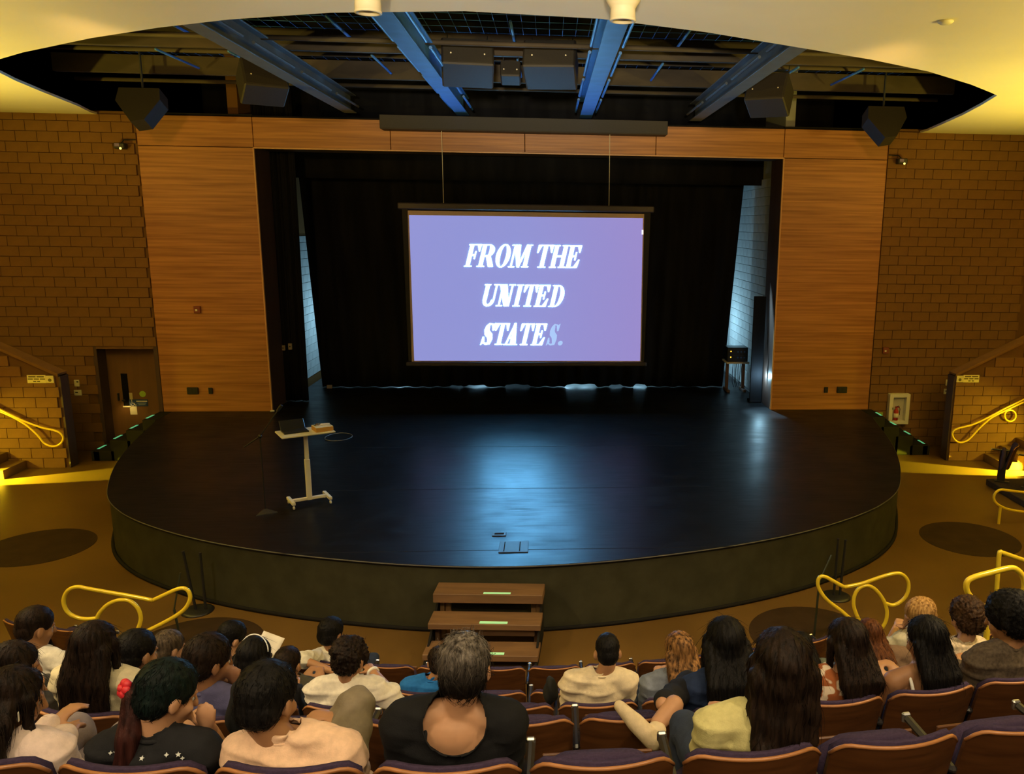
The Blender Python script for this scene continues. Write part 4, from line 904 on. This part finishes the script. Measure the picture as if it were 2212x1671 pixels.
    nc = np.array(NB)+np.array(nk[0]); dd = np.sqrt((((P-nc)/np.array(nk[1]))**2).sum(1)); lim = 1-.022/min(nk[1]); keep = dd > lim; snap = keep & (dd < 1)
    P3 = coords(me); P3[snap] = nc+(P3[snap]-nc)/dd[snap][:, None]; setco(me, P3)
    keep &= P[:, 2] > .44
    if zcut: keep &= P[:, 2] < NB.z-zcut
    cut(me, keep); me.materials.append(top); so = link('shirt', me, root); md = so.modifiers.new('s', 'SOLIDIFY'); md.thickness = .004; md.offset = -1
    if not neck and not collar and not zcut:
        MB().tube([NB+Vector((.062*math.cos(a), .004-.064*math.sin(a), .010*math.sin(a)+.004)) for a in [2*math.pi*k/22 for k in range(22)]], .0085, 8, True).build('neckband', top, root, True)
    c = MB(); AN = []
    for q in (-1, 1): AN.append(leg(c, q, .014, False))
    c.ell(HP, (.172*bulk, .14, .098), None, 16, 10)
    me = remesh(c, .016, 2, .7, 'trousers'); P = coords(me); N = normals(me); setco(me, P+N*(.004*np.sin(P[:, 1]*50+3*np.sin(P[:, 0]*20)+P[:, 2]*30))[:, None]); me.materials.append(pants); link('trousers', me, root)
    for q, (K, A) in zip((-1, 1), AN):
        if q in nofoot: continue
        m_ = MB(); m_.cap(A+Vector((0, -.03, -.05)), A+Vector((0, .15, -.062)), .044, .038, 10); m_.build('shoe', shoes, root, True)
    # --- hair
    st, hm = hair[0], hair[1]; hk = hair[2] if len(hair) > 2 else {}
    h = MB(); g = hk.get('vol', 0.)
    if st == 'fade': h.ell(hl(0, -.012, .044), ((.078+g)*hs, (.097+g)*hs, (.088+g)*hs), hr, 20, 14); h.ell(hl(0, -.050, .0), (.071*hs, .058*hs, .072*hs), hr, 16, 10)
    else: h.ell(hl(0, -.020, .040), ((.084+g)*hs, (.103+g)*hs, (.092+g)*hs), hr, 20, 14); h.ell(hl(0, -.050, -.008), ((.077+g)*hs, (.064+g)*hs, .074*hs), hr, 16, 10)
    if st in ('curly', 'bushy'):
        rnd = random.Random(int(hp[0])); nb = 46 if st == 'curly' else 34
        for _ in range(nb):
            a = rnd.uniform(0, 2*math.pi); e = rnd.uniform(-.5, 1.45); v = Vector((math.cos(a)*math.cos(e)*.09, math.sin(a)*math.cos(e)*.10-.02, math.sin(e)*.09+.035))
            if v.y > .055 and v.z < .06: continue
            r = rnd.uniform(.017, .027); h.ell(hl(*v), (r*hs, r*hs, r*hs), None, 8, 6)
    if st in ('long', 'bob', 'wavy', 'sleek'):
        L = hk.get('L', .34); wd = hk.get('w', 1.); back = hk.get('back', .118)
        for x in (-.082, -.05, -.017, .017, .05, .082):
            sx_ = x*wd; yb = -.045-.045*(1-(x/.085)**2)
            a = hl(x*.9, yb*.7, .0); m1 = H+hyaw @ Vector((sx_*1.05, yb-.005, -.13)); e = H+hyaw @ Vector((sx_*hk.get('tip', 1.05), -back-.0*abs(x)-.02*(1-(x/.085)**2), -L+.02*abs(x)/.08+.015*math.sin(x*90)))
            lim_ = SH.y-.118*bulk-.03
            if e.z < SH.z+.02: e.y = min(e.y, lim_)
            if m1.z < SH.z+.05: m1.y = min(m1.y, lim_+.025)
            e.z = max(e.z, .765)
            if e.z < .86: e.y = max(e.y, .055+.065*(min(abs(e.x), .238)/.238)**2+(.80-e.z)*.25)
            h.cap(a, m1, .036*hs, .034, 10); h.cap(m1, e, .034, hk.get('tipr', .022), 10)
        if hk.get('front', 1):
            for q in (-1, 1): h.cap(hl(q*.078, .02, .03), H+hyaw @ Vector((q*.088*wd, .02, -.16)), .022, .016, 10)
    if st == 'tail':
        a = hl(0, -.10, hk.get('z', -.01)); h.ell(a, (.045, .04, .045), None, 12, 8); tl = [Vector(a)]+[H+hyaw @ Vector(v) for v in hk['pts']]
        for p, q in zip(tl[:-1], tl[1:]): h.cap(p, q, hk.get('r', .042), hk.get('r', .042)*.92, 12)
    me = remesh(h, .0085, 3, None, 'hair'); P = coords(me); N = normals(me); q_ = (P-np.array(H)) @ np.array(hr); an = np.arctan2(q_[:, 0], -q_[:, 1]); rad = np.hypot(q_[:, 0], q_[:, 1])
    amp = {'short': .0011, 'fade': .0005, 'curly': .0035, 'bushy': .003}.get(st, .0024)
    if st in ('curly', 'bushy', 'short', 'fade'): w1 = np.sin(q_[:, 0]*310+2*np.sin(q_[:, 2]*140))+np.sin(q_[:, 2]*280+3*np.sin(q_[:, 1]*150))+.8*np.sin(q_[:, 1]*260+q_[:, 0]*190)
    else: w1 = np.sin(an*26+4*np.sin(q_[:, 2]*9)+np.sin(q_[:, 2]*23))+.8*np.sin(an*47-3*q_[:, 2]*8+1.5*np.sin(q_[:, 2]*31+an*3))
    if st == 'wavy': w1 = w1+1.6*np.sin(q_[:, 2]*55+an*3)
    fade_ = np.clip(rad/.05, 0, 1); setco(me, P+N*(amp*w1*fade_)[:, None]); me.materials.append(hm); ho = link('hair', me, root)
    # loose strands over the hair surface
    P = coords(me); N = normals(me); rs = np.random.RandomState(int(hp[0]+hp[1])); ns = hk.get('strands', 420 if row in 'AB' else 260)
    q_ = (P-np.array(H)) @ np.array(hr); ok = np.where((q_[:, 1] < .05) | (q_[:, 2] > .05))[0]; ix = rs.choice(ok, ns); p0 = P[ix]; n0 = N[ix]; ql = q_[ix]
    crown = np.array([0, -.03, .125])*hs; away = (ql-crown) @ np.array(hr).T
    dv = away/np.maximum(np.linalg.norm(away, axis=1, keepdims=True), 1e-4)
    if st in ('long', 'bob', 'wavy', 'sleek'): dv = dv*.35+np.array([0, 0, -1.])
    dv = dv+rs.normal(0, {'curly': .8, 'bushy': .7, 'short': .28, 'fade': .2}.get(st, .14), dv.shape); dv -= n0*(dv*n0).sum(1, keepdims=True); dv /= np.maximum(np.linalg.norm(dv, axis=1, keepdims=True), 1e-4)
    Ls = rs.uniform(.6, 1.25, (ns, 1))*{'fade': .012, 'short': .034, 'curly': .03, 'bushy': .035, 'updo': .06}.get(st, .085); lift = rs.uniform(0, 1, (ns, 1))**2*{'fade': .002, 'curly': .012, 'bushy': .014, 'updo': .010}.get(st, .005)
    bi = np.cross(n0, dv); V = []; K = 5; wv = rs.uniform(-1, 1, (ns, 1))*.12
    for k in range(K):
        t = k/(K-1); c_ = p0+dv*Ls*t+n0*(.0008+lift*t-(Ls*t)**2/(2*.10)*(.8 if st in ('short', 'fade', 'curly', 'bushy', 'updo') else .25))+bi*Ls*wv*math.sin(t*3.1); r_ = .0016*(1-.75*t)
        V += [c_+bi*r_, c_+n0*r_, c_-bi*r_]
    V = np.stack(V, 1).reshape(-1, 3); F = []
    base_f = [(k*3+j, k*3+(j+1) % 3, (k+1)*3+(j+1) % 3, (k+1)*3+j) for k in range(K-1) for j in range(3)]
    for i_ in range(ns): o_ = i_*K*3; F += [(a+o_, b1+o_, c1+o_, d1+o_) for a, b1, c1, d1 in base_f]
    ms = bpy.data.meshes.new('strands'); ms.from_pydata(V.tolist(), [], F); ms.materials.append(hm); ms.shade_smooth(); so_ = link('strands', ms, ho); so_['kind'] = 'stuff'
    ctx = dict(root=root, H=H, hl=hl, NB=NB, SH=SH, J=J, Lc=Lc, hair=ho, body=body, shirt=so, hr=hr, hs=hs, hyaw=hyaw)
    if extra: extra(ctx)
    return ctx
def wisps(n, m_, spread=.02, up=.012):
    def f(c):
        rnd = random.Random(n); w = MB()
        for _ in range(n):
            a = rnd.uniform(0, 2*math.pi); e = rnd.uniform(-.6, 1.5); v = Vector((math.cos(a)*math.cos(e)*.084, math.sin(a)*math.cos(e)*.10-.022, math.sin(e)*.09+.03))
            if v.y > .05 and v.z < .05: continue
            t = Vector((-v.y, v.x, 0)).normalized(); o_ = v.normalized(); p = [c['hl'](*(v+o_*.002)), c['hl'](*(v+t*rnd.uniform(-.02, .02)+o_*rnd.uniform(.008, .008+up)+Vector((0, 0, rnd.uniform(-.015, .015))))), c['hl'](*(v+t*rnd.uniform(-.04, .04)+o_*rnd.uniform(.004, .006+spread)+Vector((0, 0, rnd.uniform(-.03, .02)))))]
            w.tube(sm3(p, 3), .0009, 4, False, .0004)
        w.build('wisps', m_, c['root'], True)
    return f
W_SH = cloth('white', (.72, .66, .55)); 
def P6x(c):
    hl = c['hl']
    h = MB(); tl = [hl(-.05, -.085, -.01), c['H']+Vector((-.085, -.10, -.09)), c['H']+Vector((-.095, -.11, -.17)), c['H']+Vector((-.085, -.10, -.25))]
    for p, q in zip(tl[:-1], tl[1:]): h.cap(p, q, .040, .038, 12)
    h.cap(tl[2], tl[3]+Vector((.05, .01, .0)), .034, .026, 12)
    me = remesh(h, .0085, 2, None, 'ponytail'); P = coords(me); N = normals(me); setco(me, P+N*(.0025*np.sin(P[:, 0]*260+4*np.sin(P[:, 2]*20)))[:, None]); me.materials.append(H_RED); link('ponytail', me, c['root'], label='red-brown ponytail')
    fl_ = MB()
    for k in range(6): a = k*math.pi/3; fl_.ell(hl(-.072+.016*math.cos(a), -.118, .0+.019*math.sin(a)), (.017, .014, .017), None, 10, 6)
    fl_.ell(hl(-.075, -.13, .0), (.012, .01, .012), None, 10, 6); fl_.build('flower_clip', mat('flower_red', (.60, .02, .03), .5), c['root'], True, label='red flower hair clip')
    P = coords(c['shirt'].data); N = normals(c['shirt'].data); ok = N[:, 1] < -.2; Pb = P[ok]; Nb = N[ok]
    for k, (px_, sz, n_) in enumerate(((222, .007, 4), (238, .016, 5), (256, .013, 6), (276, .008, 4), (300, .009, 5), (345, .008, 4), (372, .009, 5), (384, .007, 4))):
        q = c['Lc'](atY(px_, 1644+3*math.sin(k*2), 2.52)); i_ = np.argmin((Pb[:, 0]-q.x)**2+(Pb[:, 2]-q.z)**2); v = Vector(Pb[i_]); n = Vector(Nb[i_]).normalized(); rm = n.to_track_quat('Y', 'Z').to_matrix()
        m_ = MB(); m_.prism([(sz*(1 if i % 2 == 0 else .45)*math.cos(R_(90+i*180/n_)), sz*(1 if i % 2 == 0 else .45)*math.sin(R_(90+i*180/n_))) for i in range(2*n_)], .001, .004, 'y'); m_.v = [tuple(rm @ Vector(w_)+v) for w_ in m_.v]
        m_.build('shirt_print', mat('print_white', (.70, .72, .68), .8), c['shirt'])
def P13x(c):
    NB = c['NB']; MB().tube([NB+Vector((-.105, -.075, -.135)), NB+Vector((-.100, -.062, -.06)), NB+Vector((-.088, -.02, -.012)), NB+Vector((-.08, .04, -.01))], .010, 8).build('bra_strap', C_BLKP, c['root'], True, label='thin black shoulder strap')
    wisps(150, H_GRY, .022, .018)(c)
def strapx(c):
    NB = c['NB']
    for q in (-1, 1): MB().tube(sm3([NB+Vector((q*.105, -.105, -.15)), NB+Vector((q*.105, -.086, -.07)), NB+Vector((q*.10, -.02, -.012)), NB+Vector((q*.10, .05, -.03))]), .009, 8).build('strap', cloth('strap_white', (.75, .72, .66)), c['root'], True)
def bandx(c):
    hl = c['hl']; MB().tube([hl(.094*math.cos(a)*.98, -.02+.0*math.sin(a), .04+.100*math.sin(a)) for a in [R_(10+i*8) for i in range(21)]], .004, 6).build('headband', mat('band_white', (.8, .8, .76), .5), c['root'], True, label='thin white headband')
def earbud(c):
    hl = c['hl']; MB().cap(hl(.090, -.004, -.01), hl(.094, .006, -.038), .006, .004, 8).build('earbud', M_WHITE, c['root'], True)
def watchx(c):
    S, E_, W_ = c['J'][1]; d = (W_-E_).normalized(); m_ = MB(); m_.lathe([(.037, -.010), (.040, -.008), (.040, .008), (.037, .010)], W_-d*.0, 16, d.to_track_quat('Z', 'Y').to_matrix()); m_.build('watch_band', M_WHITE, c['root'], True)

# desk-side block of seats
person('person in white tee with short dark hair, alone before the wooden seat backs', (76, 1356), 'C', .195, 0.25, -20, 6, hair=('fade', H_DBR, {'vol': .004}), top=cloth('tee_white', (.62, .58, .48)), pants=C_GREYP, skin_m=SK2, sw=.20)
person('person in black top with dark wavy bob, hand at chin, turned to the side', (34, 1438), 'B', .175, 0.28, -42, 8, hair=('bob', H_DBR, {'L': .20, 'w': .95}), top=cloth('dark_top', (.06, .055, .05)), sleeve=1, arms=('lap', 'chin'), skin_m=SK2, pants=C_BLKP)
person('person with very long straight dark brown hair and cream top', (206, 1398), 'B', .178, 0.17, -8, 5, hair=('long', H_DBR, {'L': .36, 'w': 1.0, 'tip': 1.15}), top=cloth('cream_top', (.66, .58, .38)), sleeve=.3, pants=C_BLKP, skin_m=SK2)
person('person with cropped black hair in a grey open-collar shirt', (296, 1412), 'C', .222, 0.26, -14, 6, hair=('short', H_BLK, {'vol': .0}), top=cloth('grey_shirt', (.27, .24, .20)), sleeve=.6, collar=True, skin_m=SK2, sw=.20)
person('person with grey-brown combed hair and pale cream shirt', (366, 1400), 'D', .205, 0.16, -22, 6, hair=('short', H_GRB), top=cloth('pale_shirt', (.62, .55, .40)), collar=True, skin_m=SK1)
c6 = person('person in black printed tee with teal-black ponytail and red flower clip', (362, 1502), 'A', .172, 0.24, -38, 14, hair=('short', H_TEAL, {'vol': .003}), top=cloth('black_tee', (.016, .016, .018)), arms=('lap', 'chin'), pants=C_BLKP, skin_m=SK1, extra=P6x, vox=.0085)
person('person in indigo shirt with dark hair, cheek resting on a raised hand', (452, 1428), 'B', .186, 0.24, -34, 6, hair=('short', H_DBR, {'vol': .004}), top=cloth('indigo', (.085, .082, .17)), arms=('lap', 'chin'), skin_m=SK3, sw=.20)
c8 = person('dark-haired person reading from a white sheet of paper', (502, 1378), 'D', .19, 0.27, -35, 16, hair=('short', H_BLK), top=cloth('charcoal', (.03, .03, .035)), sleeve=1, skin_m=SK1, arms=('lap', [(545, 1430, 5.95), (572, 1418, 6.1)]), pants=C_BLKP)
person('black-haired person with thin white headband', (550, 1424), 'C', .195, 0.22, -10, 10, hair=('bob', H_BLK, {'L': .17, 'w': .95, 'front': 0}), top=cloth('black_top', (.018, .018, .02)), sleeve=1, skin_m=SK1, extra=bandx, pants=C_BLKP)
person('person in peach tee with thick black hair, grey trouser knee drawn up', (580, 1512), 'A', .184, 0.20, -16, 6, hair=('short', H_BLK, {'vol': .004}), top=cloth('peach_tee', (.74, .50, .34)), arms=('lap', 'lap'), pants=C_KHA, skin_m=SK2, sw=.195, bulk=1.05, fold=.008, knees={1: (770, 1520, 2.98), (1, 'a'): (690, 1600, 3.02)}, vox=.0085)
person('brown-haired person mostly hidden behind the thick black hair', (622, 1436), 'D', .20, 0.16, 0, 6, hair=('short', H_DBR), top=cloth('olive_top', (.09, .08, .055)), skin_m=SK2)
person('young person in white tee with bushy black hair in the front row', (716, 1368), 'E', .218, 0.22, -14, 6, hair=('short', H_BLK, {'vol': .004}), top=cloth('tee_white2', (.66, .62, .52)), arms=([(650, 1424, 6.92), (733, 1455, 6.74)], 'lap'), skin_m=SK2, sw=.205)
person('person in crumpled white shirt with curly dark hair, one hand raised', (756, 1424), 'C', .188, 0.22, -12, 8, hair=('curly', H_DBR, {'vol': .008}), top=W_SH, sleeve=.5, arms=('lap', [(848, 1505, 4.72), (806, 1452, 4.95)]), collar=True, skin_m=SK2, sw=.215, bulk=1.08, fold=.008, extra=watchx)
person('person in bright blue tee behind the grey-haired person', (948, 1430), 'D', .172, 0.22, 12, 6, hair=('short', H_DBR), top=cloth('bright_blue', (.02, .14, .42)), skin_m=SK2)
person('person in black wide-neck top with swept-up grey-streaked hair', (1003, 1446), 'A', .176, 0.21, 0, 2, hair=('updo', H_GRY, {'vol': .004}), top=cloth('black_knit', (.010, .010, .011)), sleeve=1, skin_m=SK1, sw=.198, bulk=1.16, neck=((0, -.04, -.02), (.112, .13, .105)), extra=P13x, vox=.008, arms=('lap', 'lap'), pants=C_BLKP, fold=.003)
person('person in cream sweatshirt with close-cropped dark hair', (1312, 1410), 'C', .172, 0.22, 0, 6, hair=('fade', H_BLK), top=cloth('cream_sweat', (.66, .55, .37)), sleeve=1, skin_m=SK2, sw=.195, bulk=1.08, fold=.006, arms=('lap', 'lap'))
person('person with streaked golden-brown straight bob and blue-grey sweater', (1466, 1408), 'C', .185, 0.33, 18, 8, hair=('bob', H_STR, {'L': .27, 'w': .95, 'front': 0}), top=cloth('blue_grey', (.22, .25, .31)), sleeve=1, skin_m=SK1)
c17 = person('person in navy top with long black hair, one cream shoe propped out', (1566, 1392), 'B', .196, 0.24, 0, 4, hair=('long', H_BLK, {'L': .27, 'w': 1.08, 'tip': 1.1}), top=cloth('navy', (.018, .030, .075)), sleeve=.8, pants=C_BLKP, skin_m=SK1, sw=.2, knees={-1: (1490, 1478, 3.80), (-1, 'a'): (1432, 1520, 3.40)}, nofoot=(-1,), shoes=C_SHOE, arms=('lap', 'lap'))
person('person in pale yellow sweater with long dark brown hair', (1688, 1446), 'A', .206, 0.18, 0, 4, hair=('wavy', H_DBR, {'L': .265, 'w': 1.12, 'tip': 1.05, 'tipr': .026, 'back': .105}), top=cloth('pale_yellow', (.56, .51, .23)), sleeve=1, skin_m=SK1, sw=.172, bulk=.93, fold=.004, arms=('lap', 'lap'), vox=.0085)
person('dark-haired person in grey-green top near the floor inlay', (1728, 1398), 'D', .18, 0.24, 10, 6, hair=('bob', H_BLK, {'L': .2}), top=cloth('grey_green', (.10, .115, .09)), sleeve=1, skin_m=SK1)
M_FLO = mat('cloth_floral', (.36, .11, .035), .9, spec=.15, col2=(.74, .60, .45), vscale=(14, 14, 22), detail=1)
M_FLO.node_tree.nodes['Color Ramp'].color_ramp.elements[0].position = .54; M_FLO.node_tree.nodes['Color Ramp'].color_ramp.elements[1].position = .58
person('person in rust and white patterned shirt with wavy dark shoulder hair', (1828, 1390), 'B', .184, 0.22, 24, 6, hair=('bob', H_DBR, {'L': .22, 'w': 1.05, 'tipr': .03}), top=M_FLO, sleeve=.7, skin_m=SK1, sw=.18)
person('person with straight auburn hair beside the patterned shirt', (1877, 1372), 'C', .16, 0.33, 6, 6, hair=('long', H_AUB, {'L': .25, 'w': .9}), top=cloth('leopard_brown', (.16, .10, .06)), sleeve=1, skin_m=SK1)
person('blonde-haired person in cream ribbed blouse with hands raised to the face', (1986, 1330), 'D', .215, 0.15, 62, 10, hair=('short', H_BLO, {'vol': .004}), top=cloth('cream_rib', (.60, .55, .38)), sleeve=.6, arms=([(1918, 1395, 6.25), (1938, 1350, 6.5)], 'chin'), skin_m=SK1)
person('bare-shouldered person with long sleek black hair and white straps', (2000, 1384), 'B', .186, 0.21, 14, 4, hair=('sleek', H_BLK, {'L': .34, 'w': .9, 'tip': 1.0, 'tipr': .03, 'front': 0}), top=cloth('tank_white', (.70, .66, .6)), sleeve=0, zcut=.14, skin_m=SK2, extra=strapx, pants=C_BLKP)
person('person with loose brown curls and cream patterned top', (2088, 1336), 'C', .205, 0.27, -10, 6, hair=('curly', H_BRN, {'vol': .012}), top=cloth('cream_pattern', (.62, .50, .34), .3), skin_m=SK1)
person('person in brown tweed jacket with tall bushy black hair', (2180, 1338), 'B', .20, 0.22, 28, 4, hair=('bushy', H_BLK, {'vol': .016}), top=mat('cloth_tweed', (.075, .055, .038), .95, spec=.1, col2=(.13, .10, .07), vscale=(60, 60, 60)), sleeve=1, skin_m=SK2, sw=.195, bulk=1.1)
person('person in pink-white shirt with long dark wavy hair and an earbud', (28, 1512), 'A', .165, 0.24, -40, 10, hair=('wavy', H_DBR, {'L': .30, 'w': .95}), top=cloth('pink_white', (.68, .54, .48)), sleeve=1, skin_m=SK2, arms=('lap', [(95, 1640, 2.72), (135, 1592, 2.86)]), pants=cloth('lilac_grey', (.22, .18, .19)), extra=earbud)

# ---- seats: occupied ones have the seat down
who = {}
for o in list(bpy.data.objects):
    if o.name.startswith('person') and o.get('seat'): who[eval(o['seat'])] = o['label']; del o['seat']
for k, (a, b_) in RANGE.items():
    for i in range(a, b_+1):
        t = place_seat(k, i, (k, i) not in OCC, i == a)
        if (k, i) in who: t['label'] = 'occupied purple-padded wood seat under the '+' '.join(who[(k, i)].replace('person ', '').split()[:7])
        else:
            nb = [who[(k, j)] for j in (i-1, i+1) if (k, j) in who]
            t['label'] = 'empty tip-up wood-backed seat beside the '+' '.join(nb[0].replace('person ', '').split()[:8]) if nb else 'empty tip-up theatre seat with brown veneer back, '+ROWN[k]
        t['group'] = 'theatre seats, '+ROWN[k]
# seats at the far side near the lit stairs
qa, qb = atZ(28, 1350, .8), atZ(122, 1362, .8)
for (x, y, r_) in ((9.05, 14.15, 60), (9.35, 13.75, 60), (qa.x, qa.y, -22), (qb.x, qb.y, -22)):
    t = copy_tree(SEATS[('D', 7)] if ('D', 7) in SEATS else SEATS[('A', 4)]); t.location = (x, y, 0 if x < 0 else .12); t.rotation_euler = (0, 0, R_(r_)); 
    t['label'] = 'empty dark end seat by the yellow-lit side stairs' if x > 0 else 'empty front-row seat with wood back lit yellow near the curled handrail'; t['group'] = 'end seats by the side stairs' if x > 0 else 'front side seats'
MB().bbox((0, 0, .06), (1.3, 1.6, .12), .01).build('seat_plinth', M_TIER, None, False, (9.45, 13.9, 0), label='low dark plinth carrying the end seats by the side stairs', category='plinth')

# ---- loose things among the seats
q = Vector(SEATS[('A', 2)].location)+Matrix.Rotation(SEATS[('A', 2)].rotation_euler[2], 3, 'Z') @ Vector((-.2575, .33, .692))
t = thing('phone', 'lit phone in an orange case beside the yellow sweater', 'phone', q, R_(10)); rm = Matrix.Rotation(R_(-25), 3, 'X') @ Matrix.Rotation(R_(-8), 3, 'Y')
MB().bbox((0, 0, 0), (.064, .010, .132), .004, rm).build('case', mat('case_orange', (.75, .20, .03), .5), t)
sm_ = mat('phone_screen', (.02, .02, .02), .2, emit=(.22, .42, .60), estr=1., ); nt = sm_.node_tree; tc = nt.nodes.new('ShaderNodeTexCoord'); n_ = nt.nodes.new('ShaderNodeTexNoise'); n_.inputs['Scale'].default_value = 28; nt.links.new(tc.outputs['Object'], n_.inputs[0]); rp = nt.nodes.new('ShaderNodeValToRGB'); rp.color_ramp.elements[0].position = .42; rp.color_ramp.elements[1].position = .55; rp.color_ramp.elements[0].color = (.30, .16, .42, 1); rp.color_ramp.elements[1].color = (.28, .62, .85, 1); nt.links.new(n_.outputs[0], rp.inputs[0]); nt.links.new(rp.outputs[0], nt.nodes['Principled BSDF'].inputs['Emission Color'])
MB().box(rm @ Vector((0, -.0058, 0)), (.054, .002, .116), rm).build('screen', sm_, t)
q = atY(577, 1396, 6.15)
pm = MB()
for i in range(6):
    for j in range(6): pm.v.append((-.085+.17*i/5, .03*math.sin(i/5*2.2)+.02*j/5, -.10+.20*j/5))
pm.f = [(j*1+i*6, (i+1)*6+j, (i+1)*6+j+1, i*6+j+1) for i in range(5) for j in range(5)]
o = pm.build('paper_sheet', M_PAPER, None, True, q, label='white sheet of paper held up in the rows', category='paper'); o.rotation_euler = (R_(-35), R_(18), R_(-10)); md = o.modifiers.new('s', 'SOLIDIFY'); md.thickness = .001
def seat_pt(t, v): return Vector(t.location)+Matrix.Rotation(t.rotation_euler[2], 3, 'Z') @ Vector(v)
def lump(name, lab, cat, px_, blobs, m_):
    q = px_ if isinstance(px_, Vector) else atY(*px_); h = MB()
    for c_, r_ in blobs: h.ell(c_, r_, None, 14, 10)
    me = remesh(h, .012, 3, None, name); P = coords(me); N = normals(me); setco(me, P+N*(.006*np.sin(P[:, 2]*40+P[:, 0]*25+2*np.sin(P[:, 0]*33)))[:, None]); me.materials.append(m_)
    o = link(name, me, None, q, label=lab, category=cat); return o
lump('backpack', 'black backpack stuffed between the printed tee and the peach tee', 'backpack', seat_pt(c6['root'], (.15, .555, .68)), [((0, 0, 0), (.07, .075, .10)), ((0, .01, .07), (.05, .05, .06))], cloth('bag_black', (.014, .014, .015)))
lump('jacket', 'black jacket slung over the armrest beside the cream sweatshirt', 'jacket', seat_pt(SEATS[('C', 0)], (-.275, .36, .72)), [((0, 0, 0), (.045, .07, .095)), ((-.01, .03, -.02), (.04, .07, .08))], cloth('jacket_black', (.02, .02, .018)))
lump('jacket', 'dark jacket lying over the seat beside the bright blue tee', 'jacket', (862, 1505, 6.85), [((0, 0, 0), (.10, .05, .09)), ((.02, 0, -.12), (.11, .06, .10))], cloth('jacket_brown', (.03, .022, .016)))
# propped cream shoe and bare ankle of the navy-top person
cc = c17; a_ = cc['Lc'](atY(1412, 1600, 3.22)); b_ = cc['Lc'](atY(1338, 1524, 3.29)); k_ = cc['Lc'](atY(1432, 1524, 3.38))
m_ = MB(); m_.cap(a_, a_.lerp(b_, .55), .042, .040, 12); m_.cap(a_.lerp(b_, .5), b_, .040, .026, 12); m_.ell(a_.lerp(k_, .3), (.045, .045, .04), None, 12, 8); me = remesh(m_, .008, 2, None, 'cream_shoe'); me.materials.append(cloth('shoe_cream', (.62, .50, .32))); link('cream_shoe', me, cc['root'], label='cream shoe')
MB().cap(a_.lerp(k_, .5), k_+Vector((.05, .0, .0)), .036, .045, 12).build('ankle', SK1, cc['root'], True)
